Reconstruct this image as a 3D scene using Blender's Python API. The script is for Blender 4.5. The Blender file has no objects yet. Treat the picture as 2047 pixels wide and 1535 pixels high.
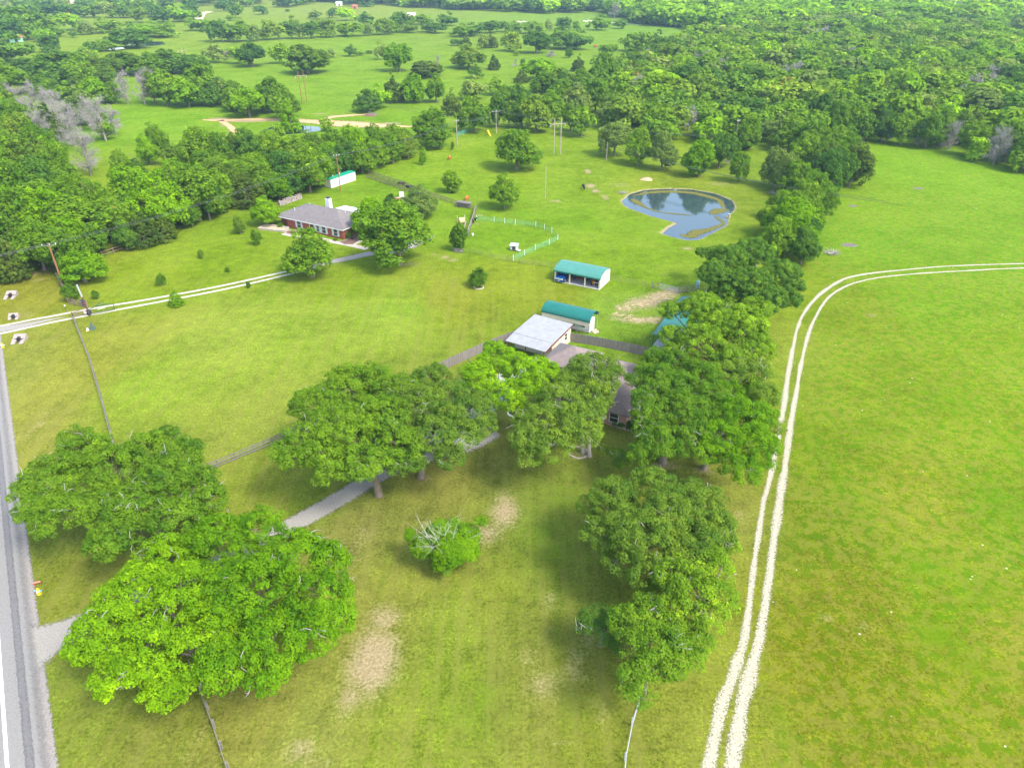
import bpy, bmesh, math, random
import numpy as np
from mathutils import Vector, Matrix
R = math.radians
random.seed(7)
C = bpy.context.scene.collection
sc = bpy.context.scene
# ------------------------------------------------------------------ camera, sky, sun
CAM_H = 58.0
F = 1421.0                       # focal length in pixels of the 2047 px wide photograph
PITCH = math.atan(857.5 / F)     # how far the drone looks below the horizon
cd = bpy.data.cameras.new('camera'); cam = bpy.data.objects.new('camera', cd); C.objects.link(cam)
cam.location = (0, 0, CAM_H); cam.rotation_euler = (math.pi/2 - PITCH, 0, 0)
cd.sensor_width = 36; cd.lens = 36 * F / 2047; cd.clip_end = 9000; cd.clip_start = 0.5
sc.camera = cam
SUN_EL, SUN_ROT = R(50), math.atan2(.78, -.62)
w = bpy.data.worlds.new('World'); sc.world = w; w.use_nodes = True
nt = w.node_tree
sky = nt.nodes.new('ShaderNodeTexSky'); sky.sky_type = 'NISHITA'; sky.sun_disc = False
sky.sun_elevation = SUN_EL; sky.sun_rotation = SUN_ROT; sky.air_density = 1.2; sky.dust_density = 2.5
nt.links.new(sky.outputs[0], nt.nodes['Background'].inputs[0]); nt.nodes['Background'].inputs[1].default_value = 0.15
sl = bpy.data.lights.new('sun', 'SUN'); sl.energy = 1.45; sl.angle = R(14); sl.color = (1, .965, .9)
so = bpy.data.objects.new('sun', sl); C.objects.link(so); so.location = (0, 0, 90)
sd = Vector((math.sin(SUN_ROT)*math.cos(SUN_EL), math.cos(SUN_ROT)*math.cos(SUN_EL), math.sin(SUN_EL)))
so.rotation_euler = sd.to_track_quat('Z', 'Y').to_euler()
sc.view_settings.view_transform = 'Standard'; sc.view_settings.look = 'None'
sc.view_settings.exposure = 1.78; sc.view_settings.gamma = 1
sc.render.engine = 'CYCLES'; sc.cycles.max_bounces = 6; sc.cycles.diffuse_bounces = 3
sc.cycles.transmission_bounces = 3; sc.cycles.transparent_max_bounces = 12; sc.cycles.volume_bounces = 0
sc.cycles.use_denoising = True; sc.cycles.caustics_reflective = False; sc.cycles.caustics_refractive = False
# ------------------------------------------------------------------ where things stand: survey from the picture
CP, SP = math.cos(PITCH), math.sin(PITCH)
def ray(px, py):
    x = (px - 1023.5)/F; y = (767.5 - py)/F
    return (x, CP + y*SP, -SP + y*CP)
def G(px, py, z=0.0):                       # ground (or height z) point seen at a picture point
    d = ray(px, py); t = (CAM_H - z)/-d[2]
    return (t*d[0], t*d[1])
def G3(px, py, z=0.0): x, y = G(px, py, z); return Vector((x, y, z))
def dep(x, y, z=0.0): return y*CP - (z-CAM_H)*SP
def hgt(px, pb, pt):                        # height of something whose foot and top are seen
    x, y = G(px, pb); d = ray(px, pt); return CAM_H + d[2]*y/d[1]
def ppx(x, y): return 1023.5 + F*x/dep(x, y)
def ppy(x, y): return 767.5 - F*(y*SP + (0-CAM_H)*CP)/dep(x, y)
def srgb(c):
    return tuple((v/255/12.92 if v/255 <= .04045 else ((v/255+.055)/1.055)**2.4) for v in c)
def inpoly(px, py, poly):
    c = np.zeros(np.shape(px), bool); n = len(poly); j = n-1
    for i in range(n):
        xi, yi = poly[i][:2]; xj, yj = poly[j][:2]
        m = ((yi > py) != (yj > py)) & (px < (xj-xi)*(py-yi)/((yj-yi) or 1e-9)+xi)
        c ^= m; j = i
    return c
# ------------------------------------------------------------------ materials
def new_mat(name):
    m = bpy.data.materials.new(name); m.use_nodes = True
    n = m.node_tree.nodes; l = m.node_tree.links
    return m, n, l, n['Principled BSDF']
def node(n, t, **k):
    x = n.new(t)
    for a, b in k.items():
        if a.startswith('i'): x.inputs[int(a[1:])].default_value = b
        else: setattr(x, a, b)
    return x
MATS = {}
def pm(name, c, rough=.7, var=.2, sc_=2.0, metal=0, c2=None, bump=0, stretch=None, spec=.3):
    """plain procedural surface: colour broken by two sizes of noise"""
    if name in MATS: return MATS[name]
    m, n, l, b = new_mat(name)
    tc = node(n, 'ShaderNodeTexCoord'); src = tc.outputs['Object']
    if stretch:
        mp = node(n, 'ShaderNodeMapping'); mp.inputs['Scale'].default_value = stretch
        l.new(src, mp.inputs[0]); src = mp.outputs[0]
    a = node(n, 'ShaderNodeTexNoise'); a.inputs['Scale'].default_value = sc_; a.inputs['Detail'].default_value = 6; a.inputs['Roughness'].default_value = .65
    l.new(src, a.inputs['Vector'])
    r = node(n, 'ShaderNodeValToRGB')
    d = c2 if c2 else tuple(v*(1-var) for v in c); e = tuple(min(1, v*(1+var*.6)) for v in c)
    r.color_ramp.elements[0].position = .3; r.color_ramp.elements[0].color = (*d, 1)
    r.color_ramp.elements[1].position = .68; r.color_ramp.elements[1].color = (*e, 1)
    l.new(a.outputs[0], r.inputs[0]); l.new(r.outputs[0], b.inputs['Base Color'])
    b.inputs['Roughness'].default_value = rough; b.inputs['Metallic'].default_value = metal
    b.inputs['Specular IOR Level'].default_value = spec
    if bump:
        bp = node(n, 'ShaderNodeBump'); bp.inputs['Strength'].default_value = bump; bp.inputs['Distance'].default_value = .05
        l.new(a.outputs[0], bp.inputs['Height']); l.new(bp.outputs[0], b.inputs['Normal'])
    MATS[name] = m; return m
def foliage(name, c, c2, dry=None):
    m, n, l, b = new_mat(name); n.remove(b); out = n['Material Output']
    tc = node(n, 'ShaderNodeTexCoord'); g = node(n, 'ShaderNodeNewGeometry')
    oi = node(n, 'ShaderNodeObjectInfo'); at = node(n, 'ShaderNodeAttribute'); at.attribute_name = 'tint'
    no = node(n, 'ShaderNodeTexNoise'); no.inputs['Scale'].default_value = .38; no.inputs['Detail'].default_value = 3
    l.new(g.outputs['Position'], no.inputs['Vector'])
    ad = node(n, 'ShaderNodeMath', operation='MULTIPLY_ADD'); l.new(at.outputs['Fac'], ad.inputs[0]); ad.inputs[1].default_value = .62; l.new(no.outputs[0], ad.inputs[2])
    a2 = node(n, 'ShaderNodeMath', operation='MULTIPLY_ADD'); l.new(oi.outputs['Random'], a2.inputs[0]); a2.inputs[1].default_value = .4; l.new(ad.outputs[0], a2.inputs[2])
    r = node(n, 'ShaderNodeValToRGB'); e = r.color_ramp.elements
    e[0].position = .45; e[0].color = (*c, 1); e[1].position = 1.15 if False else 1.0; e[1].color = (*c2, 1)
    mi = e.new(.72); mi.color = (*[(p+q)/2*1.0 for p, q in zip(c, c2)], 1)
    mr = node(n, 'ShaderNodeMapRange'); mr.inputs[1].default_value = .3; mr.inputs[2].default_value = 1.45; l.new(a2.outputs[0], mr.inputs[0])
    l.new(mr.outputs[0], r.inputs[0])
    e[0].position = .15; mi.position = .5; e[1].position = .9
    col = r.outputs[0]
    if dry:
        mx = node(n, 'ShaderNodeMix', data_type='RGBA'); mt = node(n, 'ShaderNodeMath', operation='GREATER_THAN'); mt.inputs[1].default_value = dry[0]
        l.new(at.outputs['Fac'], mt.inputs[0]); l.new(mt.outputs[0], mx.inputs[0]); l.new(col, mx.inputs[6]); mx.inputs[7].default_value = (*dry[1], 1); col = mx.outputs[2]
    df = node(n, 'ShaderNodeBsdfDiffuse'); tr = node(n, 'ShaderNodeBsdfTranslucent'); ms = node(n, 'ShaderNodeMixShader'); ms.inputs[0].default_value = .34
    l.new(col, df.inputs[0])
    hs = node(n, 'ShaderNodeMix', data_type='RGBA', blend_type='MULTIPLY'); hs.inputs[0].default_value = 1; l.new(col, hs.inputs[6]); hs.inputs[7].default_value = (1.35, 1.3, .5, 1)
    l.new(hs.outputs[2], tr.inputs[0]); l.new(df.outputs[0], ms.inputs[1]); l.new(tr.outputs[0], ms.inputs[2])
    l.new(ms.outputs[0], out.inputs[0]); MATS[name] = m; return m
# ------------------------------------------------------------------ mesh builder
class MB:
    def __init__(s): s.v = []; s.f = []
    def add(s, vs, fs):
        o = len(s.v); s.v += [tuple(v) for v in vs]; s.f += [tuple(i+o for i in f) for f in fs]; return s
    def box(s, x0, y0, z0, x1, y1, z1):
        return s.add([(x0,y0,z0),(x1,y0,z0),(x1,y1,z0),(x0,y1,z0),(x0,y0,z1),(x1,y0,z1),(x1,y1,z1),(x0,y1,z1)],
                     [(0,3,2,1),(4,5,6,7),(0,1,5,4),(1,2,6,5),(2,3,7,6),(3,0,4,7)])
    def poly(s, pts): return s.add(pts, [tuple(range(len(pts)))])
    def tube(s, p, q, r0, r1=None, n=7, caps=True):
        p, q = Vector(p), Vector(q); r1 = r0 if r1 is None else r1
        d = (q-p); d = d.normalized() if d.length > 1e-6 else Vector((0,0,1))
        a = d.orthogonal().normalized(); b = d.cross(a); vs = []
        for c, r in ((p, r0), (q, r1)):
            for i in range(n):
                t = 2*math.pi*i/n; vs.append(c + a*math.cos(t)*r + b*math.sin(t)*r)
        fs = [(i, (i+1) % n, n+(i+1) % n, n+i) for i in range(n)]
        if caps: fs += [tuple(range(n-1, -1, -1)), tuple(range(n, 2*n))]
        return s.add(vs, fs)
    def path(s, pts, rs, n=6):
        """one smooth tapering limb through several points"""
        pts = [Vector(p) for p in pts]; o = len(s.v); k = len(pts)
        for i, c in enumerate(pts):
            d = (pts[min(i+1, k-1)]-pts[max(i-1, 0)]); d = d.normalized() if d.length > 1e-6 else Vector((0,0,1))
            a = Vector((1, .13, .07)); a = (a - d*a.dot(d)).normalized(); b = d.cross(a)
            for j in range(n):
                t = 2*math.pi*j/n; s.v.append(tuple(c + (a*math.cos(t)+b*math.sin(t))*rs[i]))
        for i in range(k-1):
            for j in range(n):
                s.f.append((o+i*n+j, o+i*n+(j+1) % n, o+(i+1)*n+(j+1) % n, o+(i+1)*n+j))
        s.f.append(tuple(o+j for j in range(n-1, -1, -1))); s.f.append(tuple(o+(k-1)*n+j for j in range(n)))
        return s
    def prism(s, prof, x0, x1, axis='x'):
        """outline in (y,z) extruded along x (or (x,z) along y)"""
        n = len(prof); mk = (lambda t, p: (t, p[0], p[1])) if axis == 'x' else (lambda t, p: (p[0], t, p[1]))
        if axis == 'z': mk = lambda t, p: (p[0], p[1], t)
        vs = [mk(x0, p) for p in prof] + [mk(x1, p) for p in prof]
        return s.add(vs, [tuple(range(n)), tuple(range(2*n-1, n-1, -1))] + [(i, i+n, (i+1) % n+n, (i+1) % n) for i in range(n)])
    def build(s, name, mat=None, parent=None, smooth=False):
        me = bpy.data.meshes.new(name); me.from_pydata(s.v, [], s.f); me.validate(); me.update()
        bm = bmesh.new(); bm.from_mesh(me); bmesh.ops.recalc_face_normals(bm, faces=bm.faces); bm.to_mesh(me); bm.free()
        if smooth: me.polygons.foreach_set('use_smooth', [True]*len(me.polygons))
        return link(name, me, mat, parent)
def link(name, me, mat=None, parent=None):
    o = bpy.data.objects.new(name, me); C.objects.link(o)
    if mat: me.materials.append(mat)
    if parent: o.parent = parent
    return o
def npmesh(name, V, Fq, tint=None, smooth=False):
    """fast quad mesh from numpy"""
    me = bpy.data.meshes.new(name); nf = len(Fq)
    me.vertices.add(len(V)); me.vertices.foreach_set('co', np.asarray(V, np.float32).ravel())
    k = Fq.shape[1]
    me.loops.add(nf*k); me.loops.foreach_set('vertex_index', np.asarray(Fq, np.int32).ravel())
    me.polygons.add(nf); me.polygons.foreach_set('loop_start', np.arange(nf, dtype=np.int32)*k)
    me.polygons.foreach_set('loop_total', np.full(nf, k, np.int32))
    if smooth: me.polygons.foreach_set('use_smooth', np.ones(nf, bool))
    if tint is not None:
        a = me.attributes.new('tint', 'FLOAT', 'FACE'); a.data.foreach_set('value', np.asarray(tint, np.float32))
    me.update(calc_edges=True); return me
def tag(o, label, cat=None, group=None, kind=None):
    if label: o['label'] = label
    if cat: o['category'] = cat
    if group: o['group'] = group
    if kind: o['kind'] = kind
    return o
def empty(name, loc, rz=0, label=None, cat=None, group=None):
    o = bpy.data.objects.new(name, None); C.objects.link(o); o.location = (loc[0], loc[1], loc[2] if len(loc) > 2 else 0)
    o.rotation_euler = (0, 0, rz); o.empty_display_size = .3
    return tag(o, label, cat, group)
def copy_tree(o, parent=None):
    kids = [c for c in o.children]
    c = o.copy(); C.objects.link(c)
    if parent: c.parent = parent
    for k in kids: copy_tree(k, c)
    return c
# ------------------------------------------------------------------ the ground: one sheet
K = .32      # picture brightness -> surface albedo
POND = [(1244.5,402),(1260,388),(1289,379.6),(1335.5,377),(1382,378.5),(1428,386.5),(1447,394),(1462,400.7),(1467,411),(1466,419),(1448,433),(1453,440),(1450,449),(1421,465),(1395,477.5),(1374,478.5),(1342,471),(1325,465),(1338,453),(1355,444.5),(1330,437.6),(1301,430),(1279,422),(1259,415),(1249,408)]
PONDW = [G(*p) for p in POND]
POND2 = [G(*p) for p in [(520,262),(545,252),(590,250),(636,252),(642,260),(600,266),(560,269)]]
def segdist(x, y, pts, closed=True):
    d = np.full(np.shape(x), 1e9); n = len(pts)
    for i in range(n if closed else n-1):
        ax, ay = pts[i]; bx, by = pts[(i+1) % n]; vx, vy = bx-ax, by-ay
        t = np.clip(((x-ax)*vx+(y-ay)*vy)/(vx*vx+vy*vy+1e-9), 0, 1)
        d = np.minimum(d, np.hypot(x-ax-t*vx, y-ay-t*vy))
    return d
def axis(lo, hi, step, far, grow=1.13):
    a = list(np.arange(lo, hi+.01, step)); s = step
    while a[-1] < far: s *= grow; a.append(a[-1]+s)
    s = step; b = []
    c = lo
    while c > -far: s *= grow; c -= s; b.append(c)
    return np.array(b[::-1]+a)
xs = axis(-135, 125, .8, 5200); ys = axis(-10, 330, .8, 5200)
ys = ys[ys > -600]
X, Y = np.meshgrid(xs, ys); X = X.ravel(); Y = Y.ravel(); Z = np.zeros_like(X)
near = (Y > 120) & (Y < 330) & (X > -120) & (X < 100)
for pw in (PONDW, POND2):
    idx = np.where(near)[0]; dd = segdist(X[idx], Y[idx], pw); ins = inpoly(X[idx], Y[idx], pw)
    sgn = np.where(ins, dd, -dd); Z[idx] = np.minimum(Z[idx], -np.clip((sgn+.9)/2.4, 0, 1)*.75)
# grass colour by place (what grows there), as seen in even light
GC = [((20,760),(168,180,76)),((20,600),(160,184,64)),((120,760),(172,182,66)),((60,860),(172,178,74)),((160,720),(172,184,62)),((130,1080),(146,170,62)),((120,1150),(152,168,58)),((150,1420),(146,172,58)),((300,1480),(148,164,64)),
 ((300,780),(160,198,52)),((450,690),(170,200,66)),((600,660),(160,196,56)),((800,620),(158,198,56)),((300,560),(150,202,44)),((420,520),(140,200,36)),((480,450),(132,196,36)),((250,860),(160,190,56)),((480,880),(165,188,66)),
 ((700,560),(140,196,40)),((900,600),(158,192,60)),((1000,560),(150,196,46)),((1100,600),(150,190,50)),((760,380),(128,200,28)),((900,440),(130,202,28)),((1000,480),(128,200,28)),((1000,330),(132,204,30)),
 ((900,330),(132,206,32)),((1100,450),(128,200,30)),((1200,500),(136,200,36)),((1250,540),(130,196,32)),((1350,370),(150,196,52)),((1500,400),(140,190,50)),((1450,340),(132,196,42)),((1200,330),(130,200,40)),
 ((550,960),(158,182,56)),((650,980),(140,172,52)),((900,960),(150,158,72)),((720,1060),(152,162,78)),((1000,920),(146,166,68)),((1050,1020),(136,166,58)),((1100,960),(140,166,60)),((950,1080),(140,160,60)),
 ((800,1150),(156,172,66)),((1100,1150),(132,160,50)),((1000,1180),(146,168,52)),((1050,1250),(134,152,56)),((900,1250),(150,178,56)),((760,1250),(158,168,70)),((900,1400),(142,172,48)),((1100,1400),(150,162,66)),
 ((600,1480),(156,172,76)),((1180,1480),(146,164,52)),((500,1430),(158,166,72)),((800,1500),(150,174,56)),((1230,880),(140,172,58)),((1200,830),(140,172,58)),((1060,880),(146,168,66)),
 ((1550,700),(150,180,48)),((1480,1020),(150,164,66)),((1420,1300),(150,172,52)),((1520,1500),(152,168,50)),((1350,1450),(152,170,60)),
 ((1700,400),(148,214,20)),((1850,340),(146,220,18)),((2000,480),(142,212,18)),((1750,480),(140,212,20)),((1850,620),(142,208,28)),((1720,620),(148,196,40)),((2000,700),(150,206,28)),((1750,760),(150,200,40)),
 ((1950,850),(152,202,30)),((1650,900),(142,192,36)),((1850,1000),(160,194,54)),((1620,1050),(132,176,34)),((2000,1050),(140,194,20)),((1700,1200),(156,184,56)),((1900,1200),(146,194,34)),((1620,1350),(148,176,44)),
 ((1900,1400),(154,188,48)),((1700,1480),(150,178,54)),((2040,1300),(162,190,60)),
 ((300,240),(124,210,30)),((200,400),(150,210,40)),((700,250),(120,206,28)),((760,170),(124,206,34)),((560,150),(126,206,40)),((900,130),(128,204,40)),((1100,130),(124,202,38)),((650,100),(130,206,50)),((1300,90),(124,202,44)),
 ((900,75),(128,200,50)),((450,60),(140,204,60)),((250,70),(142,206,56)),((700,20),(150,205,75)),((300,12),(152,205,80)),((1300,60),(126,206,50)),((60,120),(140,206,50)),((1150,250),(130,202,38)),((1220,40),(128,205,55)),((1150,690),(134,188,40)),((1230,620),(136,186,46)),((1280,800),(140,170,58))]
P = np.array([G(*a) for a, b in GC])
def gadj(a):          # mean colour offsets by zone, read against the photograph
    return (30, 1, -14) if a[1] < 350 and a[0] < 1580 else (13, -8, -22) if a[0] > 1580 else (20, -1, -16) if a[1] < 620 else (17, 13, 0)
PC = np.array([srgb([max(8, q+o) for q, o in zip(b, gadj(a))]) for a, b in GC])
dpt = np.maximum(30, Y*CP + CAM_H*SP)
col = np.zeros((len(X), 3)); wt = np.zeros(len(X))
sig = .055*dpt + 1.5
for i in range(len(P)):
    d2 = (X-P[i,0])**2 + ((Y-P[i,1])*.8)**2
    wgt = 1/(d2/(sig*sig)+.15)**2; wt += wgt; col += wgt[:, None]*PC[i]
col = col/wt[:, None]*K
# ground-type masks: bare soil, thin straw
def blob(px, py, rx, ry):
    cx, cy = G(px, py); m = dep(cx, cy)/F; ax = rx*m; yy = abs(G(px, py-ry)[1]-G(px, py+ry)[1])/2
    return np.exp(-(((X-cx)/ax)**2 + ((Y-cy)/yy)**2)*1.1)
DIRT = [(745,1320,66,92,1.05),(700,1390,40,50,.75),(765,1240,50,50,.75),(600,1500,40,40,.7),(640,1530,50,30,.6),(1010,1020,40,44,.95),(975,1065,42,30,.75),(1000,1010,20,45,.5),(700,1100,40,60,.45),(730,1060,40,25,.5),
 (1040,870,35,20,.8),(1075,900,25,20,.6),(1085,1370,60,45,.6),(1150,1330,40,60,.5),(1170,1270,35,40,.55),(1100,1200,30,40,.5),(870,1190,10,8,.5),(1060,1310,50,40,.45),(1200,1420,40,50,.4),(1120,1480,35,20,.5),
 (1290,605,50,12,1.0),(1320,592,35,12,1.0),(1345,582,25,10,1.0),(1250,618,35,12,.75),(1270,640,55,8,.85),(1310,640,40,10,.8),(1230,635,40,12,.55),(1215,600,20,6,.5),(1290,645,60,10,.5),
 (1175,343,9,7,.95),(1180,372,16,7,.9),(1190,382,12,6,.9),(1210,395,10,8,.85),(1172,335,5,10,.5),(1110,402,22,5,.7),(1085,412,18,4,.5),(1293,357,16,4,1.0),(1240,370,35,6,.55),(1350,362,90,5,.4),(1440,368,45,6,.6),(1375,497,18,4,.9),(1325,467,30,8,.5),(1290,462,20,8,.35),
 (890,514,14,4,1.0),(905,520,18,4,.85),(870,508,15,5,.6),(960,430,9,4,.8),(955,448,12,3,.8),(650,585,10,3,.6),(920,508,40,5,.4),(975,545,60,4,.35),(1030,560,60,4,.3),
 (620,243,60,4,1.2),(700,248,55,6,1.3),(740,252,50,5,1.2),(780,253,25,4,1.2),(490,242,60,3,1.3),(440,238,30,3,1.2),(560,240,60,4,1.2),(450,250,15,5,.9),(465,262,12,5,.8),(780,247,30,3,1),(680,232,28,2,1.2),(640,228,20,1.5,1),(380,250,30,10,.3),
 (1650,1237,20,14,.6),(1730,1250,14,14,.7),(1700,1260,60,20,.35),(1990,1477,12,8,.7),(1742,631,14,4,.9),(1640,1380,30,30,.35),(1800,1150,60,60,.25),(1755,1290,20,20,.4),(1880,1390,14,6,.5),(2025,1440,14,8,.5),(1810,1108,12,6,.5),
 (60,760,10,100,.4),(60,700,30,30,.3),(45,630,30,20,.5),(75,850,20,60,.5),(100,680,40,20,.35),(215,640,20,10,.3),(30,620,30,20,.4),(80,560,40,8,.5),(40,548,60,6,.9),(130,548,30,5,.5),(300,1460,12,60,.35),(410,1440,22,90,.45),(380,1520,40,40,.4),
 (850,955,20,10,.8),(1175,912,25,10,.8),(1330,930,40,12,.8),(1407,940,30,12,.7),(895,1145,14,7,.9),(1150,905,30,14,.6),(1270,850,60,6,.6),(1230,845,20,8,.8),(1060,930,30,15,.5),(560,880,40,8,.3),
 (820,528,30,6,.7),(625,556,12,3,.9),(1240,1290,40,40,.5),(1450,1080,30,40,.4),(1480,1030,35,25,.45),(1400,1420,30,30,.3),(1700,590,12,4,0),(850,485,14,4,.6),(1225,260,25,4,.7),(1250,232,30,3,.6),(1560,1000,8,20,.3)]
BURN = [(1698,490,20,4.5,1.2),(1705,412,12,2.6,1.1),(1836,377,15,2.4,1.0),(1662,508,14,5,.6),(700,1340,5,4,.5),(850,385,26,4,.5)]
LUSH = [(1850,1130,60,30,.8),(1960,1180,50,40,.8),(1880,1280,60,50,1),(1950,1330,50,30,.9),(2000,1000,60,50,.7),(1620,870,12,200,.6),(1600,1150,10,200,.5),(1780,700,30,15,.5),(1900,800,60,30,.6),(1100,1080,60,60,.6),(1130,1000,60,40,.5),(1150,1420,30,60,.5),(980,1420,80,60,.4),(1360,470,60,12,.7),(1280,450,60,12,.4),(1480,445,10,30,.5),(1050,430,30,8,.5),(1180,450,40,10,.4),(820,620,80,10,.3),(330,600,80,20,.4),(1750,860,60,20,.5),(1700,1000,40,30,.5),(1560,1440,15,60,.6),(1720,1460,30,40,.5),(2030,900,30,60,.6)]
dirt = np.zeros(len(X)); burn = dirt.copy(); lush = dirt.copy()
for a in DIRT: dirt = np.maximum(dirt, blob(*a[:4])*a[4])
for a in BURN: burn = np.maximum(burn, blob(*a[:4])*a[4])
dpond = np.full(len(X), 99.); ip = np.where(near)[0]; dpond[ip] = segdist(X[ip], Y[ip], PONDW); dirt = np.maximum(dirt, np.exp(-(dpond/1.1)**2)*.95)   # trampled muddy bank
for a in LUSH: lush = np.maximum(lush, blob(*a[:4])*a[4])
# lawns are mown (streaks), pastures are rough
mow = ((X < 12) & (Y < 150)).astype(float)*1.0; mow = np.where((X > -90) & (Y > 140), .2, mow)
field = 1/(1+np.exp(-(X-np.interp(Y, [30,60,90,110,140,400], [20,30,42,52,60,90]))/1.5))
nx, ny = len(xs), len(ys)
I = np.arange(nx*ny).reshape(ny, nx)
Fq = np.stack([I[:-1,:-1].ravel(), I[:-1,1:].ravel(), I[1:,1:].ravel(), I[1:,:-1].ravel()], 1)
me = npmesh('ground', np.stack([X, Y, Z], 1), Fq, smooth=True)
a = me.attributes.new('gcol', 'FLOAT_COLOR', 'POINT'); a.data.foreach_set('color', np.column_stack([col, np.ones(len(X))]).astype(np.float32).ravel())
for nm, arr in (('dirt', dirt), ('burn', burn), ('lush', lush), ('mow', mow), ('field', field)):
    a = me.attributes.new(nm, 'FLOAT', 'POINT'); a.data.foreach_set('value', arr.astype(np.float32))
def ground_mat():
    m, n, l, b = new_mat('grass_ground'); g = node(n, 'ShaderNodeNewGeometry'); pos = g.outputs['Position']
    def attr(nm): x = node(n, 'ShaderNodeAttribute'); x.attribute_name = nm; return x
    def noise(s, det=4, ro=.6, vec=None):
        x = node(n, 'ShaderNodeTexNoise'); x.inputs['Scale'].default_value = s; x.inputs['Detail'].default_value = det; x.inputs['Roughness'].default_value = ro
        l.new(vec or pos, x.inputs['Vector']); return x.outputs[0]
    def math_(op, a, b_=None, c=None, clamp=False):
        x = node(n, 'ShaderNodeMath', operation=op); x.use_clamp = clamp
        for i, v in enumerate((a, b_, c)):
            if v is None: continue
            if isinstance(v, (int, float)): x.inputs[i].default_value = v
            else: l.new(v, x.inputs[i])
        return x.outputs[0]
    def mix(f, a, b_, bl='MIX'):
        x = node(n, 'ShaderNodeMix', data_type='RGBA', blend_type=bl)
        for i, v in ((0, f), (6, a), (7, b_)):
            if isinstance(v, (int, float)): x.inputs[i].default_value = v
            elif isinstance(v, tuple): x.inputs[i].default_value = (*v, 1)
            else: l.new(v, x.inputs[i])
        return x.outputs[2]
    def remap(v, a0, a1, b0=0, b1=1):
        x = node(n, 'ShaderNodeMapRange'); l.new(v, x.inputs[0])
        for i, q in enumerate((a0, a1, b0, b1)): x.inputs[i+1].default_value = q
        return x.outputs[0]
    gc = attr('gcol').outputs['Color']
    nl = noise(.07, 5, .65); nm = noise(.45, 6, .75); nf = noise(3.2, 4, .75); ns = noise(1.2, 5, .7)
    # value changes at three sizes
    v = math_('MULTIPLY', remap(nl, .38, .62, .84, 1.16), remap(nm, .4, .6, .8, 1.2)); v = math_('MULTIPLY', v, remap(nf, .38, .62, .6, 1.4)); nff = noise(9.0, 3, .7); v = math_('MULTIPLY', v, remap(nff, .38, .62, .8, 1.2))
    c = mix(1.0, gc, v, 'MULTIPLY')
    # drier, yellower grass in patches
    dry = remap(math_('ADD', ns, math_('MULTIPLY', nl, .6)), .76, .9)
    c = mix(math_('MULTIPLY', dry, .6), c, mix(.5, gc, (.185, .17, .035)))
    # mown streaks
    mp = node(n, 'ShaderNodeMapping'); mp.inputs['Rotation'].default_value = (0, 0, R(35)); mp.inputs['Scale'].default_value = (.9, .035, 1); l.new(pos, mp.inputs[0])
    st = noise(1.0, 4, .6, mp.outputs[0]); mw = attr('mow').outputs['Fac']
    c = mix(math_('MULTIPLY', math_('MULTIPLY', remap(st, .48, .66), mw), .55), c, mix(.5, gc, (.195, .18, .045)))
    c = mix(math_('MULTIPLY', math_('MULTIPLY', remap(st, .5, .34), mw), .35), c, mix(1.0, gc, (.72, .86, .6), 'MULTIPLY'))
    # rough clumps in the pasture
    fd = attr('field').outputs['Fac']
    nc = noise(.85, 5, .68)
    c = mix(math_('MULTIPLY', math_('MULTIPLY', remap(nc, .515, .57), fd), .85), c, mix(1.0, gc, (.60, .92, .25), 'MULTIPLY'))
    c = mix(math_('MULTIPLY', math_('MULTIPLY', remap(nc, .48, .42), fd), .6), c, mix(.5, gc, (.18, .165, .035)))
    lu = math_('MULTIPLY', attr('lush').outputs['Fac'], remap(nm, .35, .6))
    c = mix(math_('MULTIPLY', lu, .9), c, mix(1.0, gc, (.66, 1.02, .2), 'MULTIPLY'))
    # bare soil, straw and burnt spots with ragged edges
    dd = math_('ADD', attr('dirt').outputs['Fac'], math_('MULTIPLY', math_('SUBTRACT', math_('ADD', math_('MULTIPLY', nm, .5), math_('MULTIPLY', nf, .5)), .5), 2.4))
    soil = mix(remap(nf, .38, .62), (.20,.155,.07), (.33,.27,.15))
    c = mix(math_('MULTIPLY', remap(dd, .36, .85), remap(attr('dirt').outputs['Fac'], .1, .9, .35, 1.0)), c, soil)
    bb = math_('ADD', attr('burn').outputs['Fac'], math_('MULTIPLY', math_('SUBTRACT', nf, .5), 1.0))
    c = mix(remap(bb, .45, .7), c, mix(remap(nf, .4, .6), (.07, .06, .055), (.24, .2, .18)))
    # pebbles of pale rock and flower heads
    vo = node(n, 'ShaderNodeTexVoronoi'); vo.inputs['Scale'].default_value = .33; l.new(pos, vo.inputs['Vector'])
    sp = math_('MULTIPLY', math_('LESS_THAN', vo.outputs['Distance'], .036), fd)
    c = mix(math_('MULTIPLY', sp, .85), c, (.5, .46, .4))
    l.new(c, b.inputs['Base Color']); b.inputs['Roughness'].default_value = .95; b.inputs['Specular IOR Level'].default_value = .05
    bp = node(n, 'ShaderNodeBump'); bp.inputs['Strength'].default_value = .5; bp.inputs['Distance'].default_value = .25
    l.new(math_('ADD', nf, math_('MULTIPLY', nm, 2)), bp.inputs['Height']); l.new(bp.outputs[0], b.inputs['Normal'])
    return m
ground = link('ground', me, ground_mat()); ground['kind'] = 'structure'
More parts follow.
